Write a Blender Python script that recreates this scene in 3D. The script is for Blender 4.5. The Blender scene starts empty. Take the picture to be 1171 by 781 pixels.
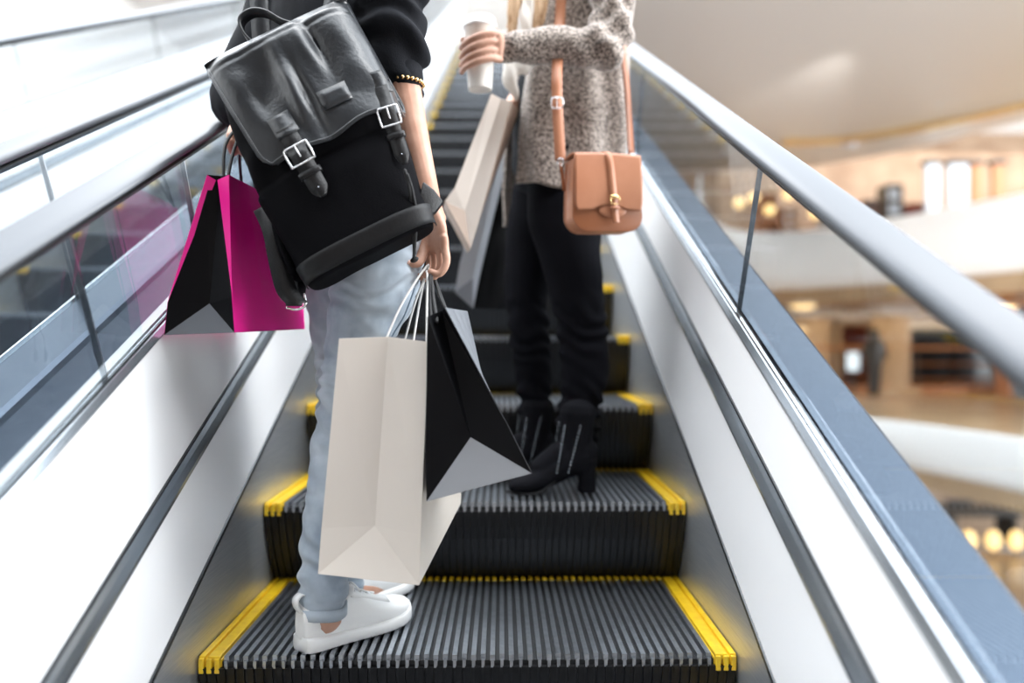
import bpy, math, random
import numpy as np
from mathutils import Vector, Matrix, noise
random.seed(7)
C = bpy.context.scene.collection
PI = math.pi
# ------------------------------------------------------------------ camera, sky, exposure
F = 889.0; YAW = 0.01406
sc = bpy.context.scene
cam_d = bpy.data.cameras.new('camera'); cam = bpy.data.objects.new('camera', cam_d); C.objects.link(cam)
cam.location = (0, 0, 0); cam.rotation_euler = (PI/2, 0, -YAW)
cam_d.sensor_width = 36; cam_d.lens = 36*F/1171.0; cam_d.clip_start = 0.05; cam_d.clip_end = 200
cam_d.dof.use_dof = True; cam_d.dof.focus_distance = 1.45; cam_d.dof.aperture_fstop = 1.15
sc.camera = cam
sc.view_settings.view_transform = 'Standard'; sc.view_settings.look = 'None'
sc.view_settings.gamma = 1; sc.view_settings.exposure = 1.15
sc.view_settings.use_curve_mapping = False
w = bpy.data.worlds.new('sky'); sc.world = w; w.use_nodes = True
bg = w.node_tree.nodes['Background']; bg.inputs[0].default_value = (0.88, 0.94, 1.0, 1); bg.inputs[1].default_value = 2.6

def area(name, loc, target, size, power, col=(1, 1, 1)):
    l = bpy.data.lights.new(name, 'AREA'); l.shape = 'RECTANGLE'; l.size, l.size_y = size; l.energy = power; l.color = col
    o = bpy.data.objects.new(name, l); C.objects.link(o); o.location = loc
    o.rotation_euler = (Vector(target)-Vector(loc)).to_track_quat('-Z', 'Y').to_euler(); return o
area('skylight', (-1.0, 2.6, 6.5), (-.2, 2.4, 0), (3, 6), 160, (1, 0.98, 0.96))
area('parapet_fill', (6.5, 0.5, 6.5), (6.5, 13, 1.0), (8, 4), 500)  # added fill lamp that brightens the gallery parapets
area('right_side_fill', (21.6, 2.0, 2.0), (0, 2.0, 0), (9, 7), 2700)  # added fill lamp out of view, brightens the sides that face right

def P(px, py, Y):
    a = (px-585.5)/F; b = (390.5-py)/F
    x = a*math.cos(YAW)+math.sin(YAW); y = -a*math.sin(YAW)+math.cos(YAW)
    return Vector((x*Y/y, Y, b*Y/y))

# ------------------------------------------------------------------ materials
def mat(name, col, rough=.5, metal=0, noise_s=None, col2=None, bump=0, bump_s=200, fac=(.35, .65), coat=0, stretch=None, spec=None, trans=0, sheen=0, emit=None, detail=4):
    m = bpy.data.materials.new(name); m.use_nodes = True
    nt = m.node_tree; b = nt.nodes['Principled BSDF']
    b.inputs['Base Color'].default_value = (*col, 1); b.inputs['Roughness'].default_value = rough; b.inputs['Metallic'].default_value = metal
    if coat: b.inputs['Coat Weight'].default_value = coat; b.inputs['Coat Roughness'].default_value = .15
    if spec is not None: b.inputs['Specular IOR Level'].default_value = spec
    if trans: b.inputs['Transmission Weight'].default_value = trans
    if sheen: b.inputs['Sheen Weight'].default_value = sheen
    if emit: b.inputs['Emission Color'].default_value = (*emit[:3], 1); b.inputs['Emission Strength'].default_value = emit[3]
    if noise_s or bump:
        tc = nt.nodes.new('ShaderNodeTexCoord'); mp = nt.nodes.new('ShaderNodeMapping'); nt.links.new(tc.outputs['Object'], mp.inputs[0])
        if stretch: mp.inputs['Scale'].default_value = stretch
    if noise_s:
        n = nt.nodes.new('ShaderNodeTexNoise'); n.inputs['Scale'].default_value = noise_s; n.inputs['Detail'].default_value = detail
        r = nt.nodes.new('ShaderNodeValToRGB'); nt.links.new(mp.outputs[0], n.inputs['Vector']); nt.links.new(n.outputs['Fac'], r.inputs[0])
        r.color_ramp.elements[0].position = fac[0]; r.color_ramp.elements[1].position = fac[1]
        r.color_ramp.elements[0].color = (*col, 1); r.color_ramp.elements[1].color = (*(col2 or col), 1)
        nt.links.new(r.outputs[0], b.inputs['Base Color'])
    if bump:
        n2 = nt.nodes.new('ShaderNodeTexNoise'); n2.inputs['Scale'].default_value = bump_s; n2.inputs['Detail'].default_value = 5
        bp = nt.nodes.new('ShaderNodeBump'); bp.inputs['Strength'].default_value = bump; bp.inputs['Distance'].default_value = .002
        nt.links.new(mp.outputs[0], n2.inputs['Vector']); nt.links.new(n2.outputs['Fac'], bp.inputs['Height']); nt.links.new(bp.outputs[0], b.inputs['Normal'])
    return m
ESC = (1, .12, .12)
M = dict(
 steel=mat('brushed_steel', (.66, .68, .70), .34, .75, 30, (.54, .57, .61), .12, 60, stretch=(14, .4, 14)),
 deck=mat('satin_white_steel', (.95, .95, .955), .22, .15, bump=.03, bump_s=40, stretch=(14, .4, 14)),
 outer=mat('blue_steel_deck', (.085, .108, .142), .34, .85, 25, (.068, .088, .12), .08, 60, stretch=(14, .5, 14)),
 trim=mat('grey_trim', (.42, .46, .50), .25, .9),
 dark_trim=mat('dark_trim', (.055, .06, .065), .3, .6),
 chrome=mat('chrome', (.85, .86, .88), .12, 1),
 belt=mat('silver_handrail', (.14, .152, .17), .33, 0, spec=.35),
 rubber=mat('black_rubber', (.008, .008, .009), .35, spec=.25),
 tread=mat('tread_aluminium', (.44, .47, .51), .28, .9, 60, (.34, .37, .41)),
 groove=mat('groove_black', (.012, .013, .015), .55),
 riser=mat('riser_black', (.010, .010, .011), .4, .1, spec=.3),
 yellow=mat('yellow_paint', (.90, .60, .02), .32, 0, 40, (.78, .48, .015), coat=.3),
 skin=mat('skin', (.56, .32, .23), .45, 0, 25, (.47, .25, .17), .08, 260),
 denim=mat('pale_denim', (.22, .275, .34), .85, 0, 11, (.50, .56, .62), .35, 700, fac=(.3, .7), sheen=.2),
 denim_d=mat('denim_seam', (.25, .33, .43), .85, 0, bump=.4, bump_s=500),
 black_jean=mat('black_denim', (.006, .006, .008), .85, 0, bump=.3, bump_s=400, spec=.04),
 black_knit=mat('black_sweatshirt', (.011, .012, .015), .8, 0, bump=.3, bump_s=400, spec=.1),
 suede=mat('black_suede', (.007, .007, .009), .8, 0, bump=.3, bump_s=300, spec=.06),
 canvas=mat('black_canvas', (.004, .004, .005), .75, 0, bump=.3, bump_s=500, spec=.04),
 leather=mat('black_leather', (.014, .016, .019), .30, 0, 8, (.024, .027, .031), .35, 140, spec=.5),
 leather_s=mat('black_leather_strap', (.008, .008, .009), .42, 0, bump=.35, bump_s=260, spec=.35),
 base=mat('black_base_leather', (.006, .006, .007), .5, 0, bump=.2, bump_s=200, spec=.3),
 thread=mat('grey_thread', (.22, .23, .24), .7),
 tan=mat('tan_leather', (.40, .155, .075), .42, 0, 9, (.47, .20, .105), .2, 400),
 tan_d=mat('dark_tan_leather', (.28, .09, .03), .45, 0, bump=.2, bump_s=300),
 white=mat('white_leather', (.86, .86, .85), .5, 0, bump=.1, bump_s=150),
 sole=mat('white_rubber', (.80, .80, .79), .55),
 lace=mat('white_lace', (.84, .85, .86), .8),
 kraft=mat('beige_paper', (.73, .665, .59), .6, 0, 3, (.77, .70, .63), .06, 30),
 pink=mat('pink_paper', (1.0, .005, .33), .38, 0, bump=.04, bump_s=20),
 blackp=mat('black_paper', (.0035, .0035, .0045), .36, 0, bump=.04, bump_s=20, spec=.12),
 greyp=mat('grey_paper', (.17, .18, .20), .3, .2),
 silverp=mat('silver_paper', (.34, .36, .39), .3, .4, bump=.1, bump_s=20),
 whitep=mat('cream_paper', (.70, .62, .55), .5),
 tanp=mat('tan_paper', (.46, .35, .28), .5),
 cord_w=mat('white_cord', (.75, .74, .72), .8, bump=.5, bump_s=800),
 cord_b=mat('black_cord', (.01, .01, .011), .6, bump=.5, bump_s=800),
 knit=mat('oatmeal_knit', (.05, .036, .028), .95, 0, 190, (.50, .42, .365), 1.0, 240, fac=(.40, .62), sheen=.4, detail=3),
 cream=mat('cream_fleece', (.80, .76, .70), .9, 0, bump=.5, bump_s=120),
 hair_b=mat('blonde_hair', (.42, .25, .13), .45, 0, 40, (.70, .50, .32), .4, 90, stretch=(6, 6, .4)),
 hair_d=mat('brown_hair', (.05, .03, .02), .45, 0, bump=.4, bump_s=90),
 cup=mat('paper_cup', (.84, .80, .74), .5),
 gold=mat('gold', (.85, .60, .28), .25, 1),
 nail=mat('nail', (.76, .50, .42), .25),
)
def glass_mat():
    m = bpy.data.materials.new('tinted_glass'); m.use_nodes = True; nt = m.node_tree; nt.nodes.clear()
    o = nt.nodes.new('ShaderNodeOutputMaterial'); t = nt.nodes.new('ShaderNodeBsdfTransparent'); g = nt.nodes.new('ShaderNodeBsdfGlossy')
    t.inputs[0].default_value = (.84, .86, .87, 1); g.inputs['Roughness'].default_value = .02; g.inputs[0].default_value = (.9, .95, 1, 1)
    f = nt.nodes.new('ShaderNodeFresnel'); ge = nt.nodes.new('ShaderNodeNewGeometry'); mx = nt.nodes.new('ShaderNodeMapRange'); mx.inputs['To Min'].default_value = 1.42; mx.inputs['To Max'].default_value = 1/1.42; nt.links.new(ge.outputs['Backfacing'], mx.inputs['Value']); nt.links.new(mx.outputs[0], f.inputs[0])
    x = nt.nodes.new('ShaderNodeMixShader'); nt.links.new(f.outputs[0], x.inputs[0]); nt.links.new(t.outputs[0], x.inputs[1]); nt.links.new(g.outputs[0], x.inputs[2])
    nt.links.new(x.outputs[0], o.inputs[0]); return m
M['glass'] = glass_mat()

# ------------------------------------------------------------------ mesh helpers
class MB:
    def __init__(s): s.v = []; s.f = []; s.mi = []
    def add(s, vf, mi=0):
        v, f = vf; k = len(s.v); s.v += [tuple(p) for p in v]; s.f += [tuple(i+k for i in q) for q in f]; s.mi += [mi]*len(f); return s
    def build(s, name, m, parent=None, smooth=False, bevel=0, mtx=None):
        me = bpy.data.meshes.new(name)
        v = [mtx @ Vector(p) for p in s.v] if mtx else s.v
        me.from_pydata(v, [], s.f); me.validate()
        for mm in (m if isinstance(m, (list, tuple)) else [m]): me.materials.append(mm)
        for p, i in zip(me.polygons, s.mi): p.material_index = i; p.use_smooth = smooth
        o = bpy.data.objects.new(name, me); C.objects.link(o); o.parent = parent
        if bevel:
            b = o.modifiers.new('bevel', 'BEVEL'); b.width = bevel; b.segments = 2; b.limit_method = 'ANGLE'
        return o
def box(x0, x1, y0, y1, z0, z1):
    v = [(x, y, z) for x in (x0, x1) for y in (y0, y1) for z in (z0, z1)]
    return v, [(0, 1, 3, 2), (4, 6, 7, 5), (0, 4, 5, 1), (2, 3, 7, 6), (0, 2, 6, 4), (1, 5, 7, 3)]
def prism(poly, Y0, Y1, S):                      # polygon (X, Zo) swept along the incline
    n = len(poly); v = [(x, Y0, z+S*Y0) for x, z in poly]+[(x, Y1, z+S*Y1) for x, z in poly]
    return v, [(i, (i+1) % n, (i+1) % n+n, i+n) for i in range(n)]+[tuple(range(n))[::-1], tuple(range(n, 2*n))]
def catmull(pts, sub):
    pts = [np.array(p, float) for p in pts]; n = len(pts); out = []
    for i in range(n-1):
        p0, p1, p2, p3 = pts[max(i-1, 0)], pts[i], pts[i+1], pts[min(i+2, n-1)]
        for k in range(sub):
            t = k/sub
            out.append(.5*((2*p1)+(-p0+p2)*t+(2*p0-5*p1+4*p2-p3)*t*t+(-p0+3*p1-3*p2+p3)*t**3))
    out.append(pts[-1]); return out
def sgnpow(c, e): return math.copysign(abs(c)**e, c)
def limb(pts, radii, ref=(0, 1, 0), n=16, sub=5, cap=True, e=2.0):
    """tube through pts; radius r or (r_ref, r_other); closed with rounded ends"""
    pts = [tuple(p) for p in pts]
    rr = [(r, r) if not isinstance(r, tuple) else r for r in radii]
    c = catmull(pts, sub); r = catmull(rr, sub); r = [np.maximum(q, .0005) for q in r]
    N = len(c); rings = []
    for i in range(N):
        t = c[min(i+1, N-1)]-c[max(i-1, 0)]; t = t/(np.linalg.norm(t)+1e-9)
        a = np.array(ref, float); a = a-t*a.dot(t); a /= np.linalg.norm(a)+1e-9; b = np.cross(t, a)
        rings.append((c[i], a, b, r[i], t))
    if cap:
        def capr(R, sg):
            out = []
            m = min(R[3])
            for th in (30, 58, 80):
                th = math.radians(th); out.append((R[0]+R[4]*sg*m*math.sin(th)*.9, R[1], R[2], R[3]*math.cos(th), R[4]))
            return out
        rings = capr(rings[0], -1)[::-1]+rings+capr(rings[-1], 1)
    v = []
    for (p, a, b, q, t) in rings:
        for k in range(n):
            th = 2*PI*k/n
            v.append(tuple(p+a*q[0]*sgnpow(math.cos(th), 2/e)+b*q[1]*sgnpow(math.sin(th), 2/e)))
    L = len(rings); f = []
    for i in range(L-1):
        for k in range(n):
            k2 = (k+1) % n; f.append((i*n+k, i*n+k2, (i+1)*n+k2, (i+1)*n+k))
    f.append(tuple(range(n))[::-1]); f.append(tuple((L-1)*n+k for k in range(n)))
    return v, f
def tube(pts, r, n=8, sub=6): return limb(pts, [r]*len(pts), ref=(.31, .2, .93), n=n, sub=sub)
def ball(c, r, nu=14, nv=9):
    r = r if isinstance(r, (tuple, list)) else (r, r, r); c = Vector(c); v = [(c.x, c.y, c.z-r[2])]; f = []
    for j in range(1, nv):
        ph = -PI/2+PI*j/nv
        for i in range(nu):
            th = 2*PI*i/nu; v.append((c.x+r[0]*math.cos(ph)*math.cos(th), c.y+r[1]*math.cos(ph)*math.sin(th), c.z+r[2]*math.sin(ph)))
    v.append((c.x, c.y, c.z+r[2])); top = len(v)-1
    for i in range(nu):
        i2 = (i+1) % nu; f.append((0, 1+i2, 1+i)); f.append((top, 1+(nv-2)*nu+i, 1+(nv-2)*nu+i2))
        for j in range(nv-2): a = 1+j*nu; f.append((a+i, a+i2, a+nu+i2, a+nu+i))
    return v, f
def ribbon(pts, wv, th, sub=5):
    """flat strap through pts; wv = full width vector (or one per point)"""
    pts = catmull([tuple(p) for p in pts], sub); N = len(pts)
    W = catmull([tuple(q) for q in (wv if isinstance(wv[0], (list, tuple, Vector)) else [wv]*((N-1)//sub+1))], sub)
    v = []
    for i in range(N):
        t = pts[min(i+1, N-1)]-pts[max(i-1, 0)]; t /= np.linalg.norm(t)+1e-9; h = W[i]/2
        nn = np.cross(t, h); nn = nn/(np.linalg.norm(nn)+1e-9)*th/2
        v += [tuple(pts[i]-h-nn), tuple(pts[i]+h-nn), tuple(pts[i]+h+nn), tuple(pts[i]-h+nn)]
    f = [(i*4+k, i*4+(k+1) % 4, i*4+4+(k+1) % 4, i*4+4+k) for i in range(N-1) for k in range(4)]
    return v, f+[(3, 2, 1, 0), tuple((N-1)*4+k for k in range(4))]
def blob(name, pieces, voxel, m, parent=None, smooth=4, disp=None, link=True):
    mb = MB()
    for p in pieces: mb.add(p)
    o = mb.build(name, m, parent, True)
    r = o.modifiers.new('r', 'REMESH'); r.mode = 'VOXEL'; r.voxel_size = voxel; r.use_smooth_shade = True
    s = o.modifiers.new('s', 'SMOOTH'); s.iterations = smooth; s.factor = .5
    dg = bpy.context.evaluated_depsgraph_get(); me = bpy.data.meshes.new_from_object(o.evaluated_get(dg))
    old = o.data; o.modifiers.clear(); o.data = me; me.name = name; bpy.data.meshes.remove(old)
    if not me.materials: me.materials.append(m)
    me.polygons.foreach_set('use_smooth', [True]*len(me.polygons))
    if disp: displace(o, disp)
    return o
def displace(o, fn):
    me = o.data; n = len(me.vertices); co = np.empty(n*3); me.vertices.foreach_get('co', co); co = co.reshape(-1, 3)
    no = np.empty(n*3); me.vertex_normals.foreach_get('vector', no); no = no.reshape(-1, 3)
    d = fn(co); co = co+no*d[:, None]; me.vertices.foreach_set('co', co.ravel()); me.update()
def vnoise(co, s, off=0):
    s = s if isinstance(s, (tuple, list)) else (s, s, s)
    return np.array([noise.noise(Vector((p[0]*s[0]+off, p[1]*s[1], p[2]*s[2]))) for p in co])
def tag(o, label=None, cat=None, group=None, kind=None):
    if label: o['label'] = label
    if cat: o['category'] = cat
    if group: o['group'] = group
    if kind: o['kind'] = kind
    return o
def empty(name, loc=(0, 0, 0)):
    o = bpy.data.objects.new(name, None); C.objects.link(o); o.location = loc; o.empty_display_size = .05; return o
def rebase(root, loc):
    """put the Empty at loc while its parts, built in world coordinates, stay where they are"""
    root.location = loc
    for c in list(root.children): c.location = c.location-Vector(loc)
def dup(root, loc):
    r = root.copy(); C.objects.link(r); r.location = loc
    for ch in root.children:
        c = ch.copy(); C.objects.link(c); c.parent = r
        for g in ch.children:
            d = g.copy(); C.objects.link(d); d.parent = c
    return r

# ------------------------------------------------------------------ the hall
def struct(name, mb, m, **k): return tag(mb.build(name, m, **k), kind='structure')
H = dict(
 floor=mat('hall_floor', (.36, .38, .40), .25, 0, 2, (.28, .30, .33)),
 wall=mat('white_wall', (.86, .86, .85), .6), wallw=mat('warm_wall', (.42, .29, .19), .6, 0, 1.2, (.28, .17, .10)),
 back=mat('brown_wall', (.22, .19, .17), .6), ceil=mat('ceiling_paint', (.50, .485, .47), .42, 0, bump=.02, bump_s=1), fascia=mat('white_fascia', (.92, .92, .91), .4),
 tanf=mat('tan_floor', (.50, .36, .22), .3, 0, 1.5, (.40, .28, .17)), soffit=mat('brown_soffit', (.34, .22, .13), .45),
 shop=mat('dark_shop', (.035, .022, .018), .5, 0, 3, (.10, .04, .02)), shopn=mat('navy_shop', (.02, .025, .035), .3),
 wood=mat('orange_wood', (.42, .18, .07), .5), col=mat('column_plaster', (.62, .47, .32), .6),
 banner=mat('white_banner', (.55, .60, .66), .6), dark=mat('dark_metal', (.03, .028, .026), .4),
 lampw=mat('warm_lamp', (1, .8, .5), .5, emit=(1, .62, .22, 1.3)), lampp=mat('cove_lamp', (1, .8, .6), .5, emit=(1, .74, .52, 1.0)),
 screen=mat('screen', (.8, .9, 1), .4, emit=(.75, .9, 1, .6)), red=mat('rust_cloth', (.22, .05, .03), .8),
)
mb = MB(); mb.add(box(-12, 24, -8, 34, -7.3, -7.2)); struct('floor', mb, H['floor'])
mb = MB(); mb.add(box(-8.2, -8, -8, 34, -7.2, 9)); struct('wall_left', mb, H['wall'])
mb = MB(); mb.add(box(-12, 24, 27, 27.2, -7.2, 9)); struct('wall_back', mb, H['wallw'])
mb = MB()
for y in range(-8, 35, 3): mb.add(box(22, 22.2, y, y+.25, -7.2, 9))
for z in (-7.2, -4, -1, 2, 5, 8.7): mb.add(box(22.02, 22.18, -8, 34, z, z+.25))
struct('added_window_1', mb, H['wall'])  # unseen glazing, added so sky light enters from the right
mb = MB(); mb.add(box(-8, 22, -6.2, -6, -7.2, 5)); struct('light_block_wall', mb, H['back'])  # unseen wall added behind the camera to darken what black surfaces reflect
mb = MB(); mb.add(box(-8, 22, -6, -1.6, 4.6, 4.8)); struct('trim_5', mb, H['back'])  # unseen slab added behind the camera to cut the frontal sky light
# sculpted ceiling bowl over the atrium, drooping towards its far rim
def ceil_edge(x): return max(16.0-0.33*max(0, x-5.3)**2, 7.4)
nx, ny = 90, 70; v = []; f = []
for j in range(ny+1):
    for i in range(nx+1):
        x = 1.3+i/nx*17; t = j/ny; y = 6.3+t*(ceil_edge(x)-6.3)
        z = 3.55+1.1*math.exp(-((x-5.2)/5.2)**2-((y-4.5)/5.0)**2)
        v.append((x, y, z))
for j in range(ny):
    for i in range(nx): a = j*(nx+1)+i; f.append((a, a+1, a+nx+2, a+nx+1))
mb = MB(); mb.add((v, f)); ce = struct('ceiling', mb, H['ceil'], smooth=True)
so = ce.modifiers.new('t', 'SOLIDIFY'); so.thickness = .5; so.offset = 1
def curve_band(prof, yc, k, x0=2.4, x1=17, n=150, xc=4.9, ymin=5.0):
    """profile of (dy, z) swept along a curved balcony edge y = yc - k (x-xc)^2"""
    v = []; m = len(prof)
    for i in range(n+1):
        x = x0+(x1-x0)*i/n; y = max(yc-k*(x-xc)**2, ymin)
        v += [(x, y+dy, z) for dy, z in prof]
    f = [(i*m+j, (i+1)*m+j, (i+1)*m+(j+1) % m, i*m+(j+1) % m) for i in range(n) for j in range(m)]
    return v, f+[tuple(range(m)), tuple(n*m+j for j in range(m))[::-1]]
# gallery 1 (upper): white rounded parapet, cove lamp, brown soffit;   gallery 2 (lower): floor at -1.15
tiers = [(2.02, .92, 14.3, .80, 'upper', 4.9, 2.4, 1.0), (-1.02, -1.62, 10.4, 2.6, 'lower', 4.6, 4.0, .03), (-4.3, -5.3, 9.4, .05, 'lowest', 4.9, -1.5, 1.0)]
for zt, zb, yc, k, nm, xc, x0, dz in tiers:
    kw = dict(xc=xc, x0=x0)
    mb = MB(); mb.add(curve_band([(0, zt-.06), (.05, zt), (.14, zt), (.16, zt-.1), (.16, zt-.35), (.5, zb+.0), (.34, zb-.02), (.12, zb+.1), (.02, zb+.3)], yc, k, **kw))
    tag(mb.build('parapet', H['fascia'], smooth=True), 'white curved balcony parapet of the %s gallery across the atrium' % nm, 'parapet')
    mb = MB(); mb.add(curve_band([(.16, zt-dz), (13, zt-dz), (13, zb-.22), (.5, zb-.22), (.3, zb-.02)], yc, k, **kw))
    if nm != 'upper': pass
    struct('trim_%d' % (1+[t[4] for t in tiers].index(nm)), mb, [H['tanf']])
    mb = MB(); mb.add(curve_band([(.38, zb-.05), (.62, zb-.05), (.62, zb-.10), (.38, zb-.10)], yc, k, **kw))
    tag(mb.build('cove_light', H['lampp']), 'warm strip of light tucked under the %s gallery edge' % nm, 'light')
# ------------------------------------------------------------------ escalator
S = 0.504; CX = -.06; NZ = -1.3148
def balustrade(dx, right, seams, label, hlabel, Y0=-1.2, Y1=12.0):
    root = empty('escalator_balustrade'); tag(root, label, 'balustrade', 'escalator balustrades')
    if right:
        sk, tr0, tr1, cl0, cl1, gx, od = (.4425, -1.18), (.463, -.96), (.470, -.916), (.490, -.788), (.497, -.763), .505, (.614, -.765)
    else:
        sk, tr0, tr1, cl0, cl1, gx, od = (-.5625, -1.175), (-.585, -.988), (-.590, -.947), (-.612, -.699), (-.619, -.684), -.627, (-.672, -.700)
    s = 1 if right else -1
    def pr(name, pts, m, bevel=0):
        mb = MB(); mb.add(prism([(x+dx, z) for x, z in pts], Y0, Y1, S)); return mb.build(name, m, root, bevel=bevel)
    pr('skirt_panel', [(sk[0], sk[1]-.01), (sk[0], -1.75), (sk[0]+s*.004, -1.75), (sk[0]+s*.004, sk[1]-.01)], M['steel'])
    pr('skirt_edge', [(sk[0]-s*.001, sk[1]-.014), (sk[0]-s*.001, sk[1]-.004), (sk[0]+s*.006, sk[1]), (sk[0]+s*.008, sk[1]-.014)], M['dark_trim'])
    def slab(a, b, t=.006): return [a, b, (b[0]+s*t, b[1]), (a[0]+s*t, a[1])]
    pr('inner_deck', slab((sk[0]+s*.001, sk[1]), tr0), M['deck'])
    h = [(tr0[0]-s*.004, tr0[1]), (tr0[0]-s*.006, tr0[1]+.012), (tr1[0]-s*.007, tr1[1]-.012), (tr1[0]-s*.003, tr1[1]), (tr1[0]+s*.004, tr1[1]), (tr0[0]+s*.004, tr0[1])]
    pr('deck_moulding', h, M['trim'])
    pr('moulding_groove', [(tr1[0]-s*.0035, tr1[1]), (tr1[0]-s*.0035, tr1[1]+.006), (tr1[0]+s*.004, tr1[1]+.006), (tr1[0]+s*.004, tr1[1])], M['dark_trim'])
    pr('upper_deck', slab((tr1[0], tr1[1]+.006), cl0), M['deck'])
    if right:
        pr('glass_clamp', [cl0, (cl0[0]-.003, cl0[1]+.004), (cl1[0]-.005, cl1[1]-.006), (cl1[0], cl1[1]-.004), (gx, cl1[1]-.004), (gx, cl0[1])], M['trim'])
        pr('clamp_gasket', [(cl0[0]-.001, cl0[1]-.006), (cl0[0]-.004, cl0[1]+.001), (cl0[0]-.001, cl0[1]+.003), (cl0[0]+.005, cl0[1]-.004)], M['dark_trim'])
        pr('glass_bead', [(cl1[0]-.002, cl1[1]-.005), (cl1[0]-.002, cl1[1]+.002), (gx-.006, cl1[1]+.002), (gx-.006, cl1[1]-.005)], M['chrome'])
    else:
        pr('glass_clamp', [cl0, (cl0[0]+.004, cl0[1]+.003), (cl1[0]+.004, cl1[1]-.003), cl1, (gx, cl1[1]), (gx, cl0[1])], M['trim'])
        pr('clamp_gasket', [(cl0[0]-.001, cl0[1]-.006), (cl0[0]+.004, cl0[1]+.002), (cl0[0]-.001, cl0[1]+.003), (cl0[0]-.005, cl0[1]-.004)], M['dark_trim'])
        pr('glass_bead', [(cl1[0]+.002, cl1[1]-.002), (cl1[0]+.002, cl1[1]+.004), (gx+.006, cl1[1]+.004), (gx+.006, cl1[1]-.002)], M['dark_trim'])
    g0 = gx+s*.006
    pr('outer_deck', [(g0, cl1[1]), (od[0]-s*.012, od[1]+.004), (od[0]-s*.003, od[1]-.002), (od[0], od[1]-.014), (od[0], -2.3), (od[0]-s*.006, -2.3), (od[0]-s*.006, cl1[1]-.02), (g0, cl1[1]-.02)], M['outer'] if right else M['deck'], bevel=0)
    # glass panes, cut square to the incline
    zb, zt = cl1[1]-.03, -.405
    ys = [Y0]+seams+[Y1]
    for a, b in zip(ys[:-1], ys[1:]):
        def corner(yt, gap, z):
            y = yt+gap+(zt-z)*S/(1+S*S)*1.0
            return y, z+S*y
        q = []
        for x in (gx-.005, gx+.005):
            for yt, gp, z in ((a, .003, zb), (b, -.003, zb), (b, -.003, zt), (a, .003, zt)):
                y, zz = corner(yt, gp, z); q.append((x+dx, y, zz))
        mb = MB(); mb.add((q, [(0, 1, 2, 3), (7, 6, 5, 4), (0, 4, 5, 1), (1, 5, 6, 2), (2, 6, 7, 3), (3, 7, 4, 0)])); pane = mb.build('glass_pane', M['glass'], root)
    for a in seams:       # dark polished edge of the glass at each joint
        q = []
        for yy in (a-.0014, a+.0014):
            for x in (gx-.0052, gx+.0052):
                for z in (zb, zt): y = yy+(zt-z)*S/(1+S*S); q.append((x+dx, y, z+S*y))
        mb = MB(); mb.add((q, [(0, 1, 3, 2), (4, 6, 7, 5), (0, 4, 5, 1), (2, 3, 7, 6), (0, 2, 6, 4), (1, 5, 7, 3)])); mb.build('glass_joint', M['trim'] if right and dx == 0 else M['chrome'], root)
    pr('handrail_guide', [(gx-s*.022, -.3935), (gx-s*.026, -.400), (gx-s*.020, -.409), (gx+s*.020, -.409), (gx+s*.026, -.400), (gx+s*.022, -.3935)], M['rubber'])
    pr('guide_lip', [(gx-s*.016, -.409), (gx-s*.014, -.4125), (gx+s*.014, -.4125), (gx+s*.016, -.409)], M['chrome'])
    rebase(root, (gx+dx, 1.5, -1.75+S*1.5))
    mb = MB(); pts = [(gx+dx+.037*sgnpow(math.cos(t), .6), -.3815+.0115*sgnpow(math.sin(t), .7)) for t in [2*PI*i/24 for i in range(24)]]
    mb.add(prism(pts, Y0, Y1, S)); tag(mb.build('handrail', M['belt'], smooth=True), hlabel, 'handrail', 'escalator handrails')
balustrade(0, True, [1.50, 2.75, 4.0, 5.25, 6.5, 7.75, 9.0], 'glass and steel balustrade on the right of the women', 'silver escalator handrail nearest the right edge of the photo')
balustrade(0, False, [1.127, 1.53, 2.75, 4.0, 5.25, 6.5, 7.75, 9.0], 'glass and steel balustrade behind the pink shopping bag', 'silver escalator handrail running behind the backpack')
balustrade(-1.425, True, [.3, 1.56, 2.8, 4.05, 5.3, 6.5], 'right balustrade of the neighbouring empty escalator', 'silver handrail beside and just left of the one behind the backpack')
balustrade(-1.425, False, [.9, 3.3, 4.6, 6.0], 'far left balustrade of the neighbouring empty escalator', 'thin far handrail at the top left corner of the photo')
mb = MB(); mb.add(prism([(-.80, -.90), (-.68, -.86), (-.68, -.875), (-.80, -.915)], -1.2, 12, S)); tag(mb.build('filler_panel', M['steel']), 'steel filler panel in the gap between the two escalators', 'panel')

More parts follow.
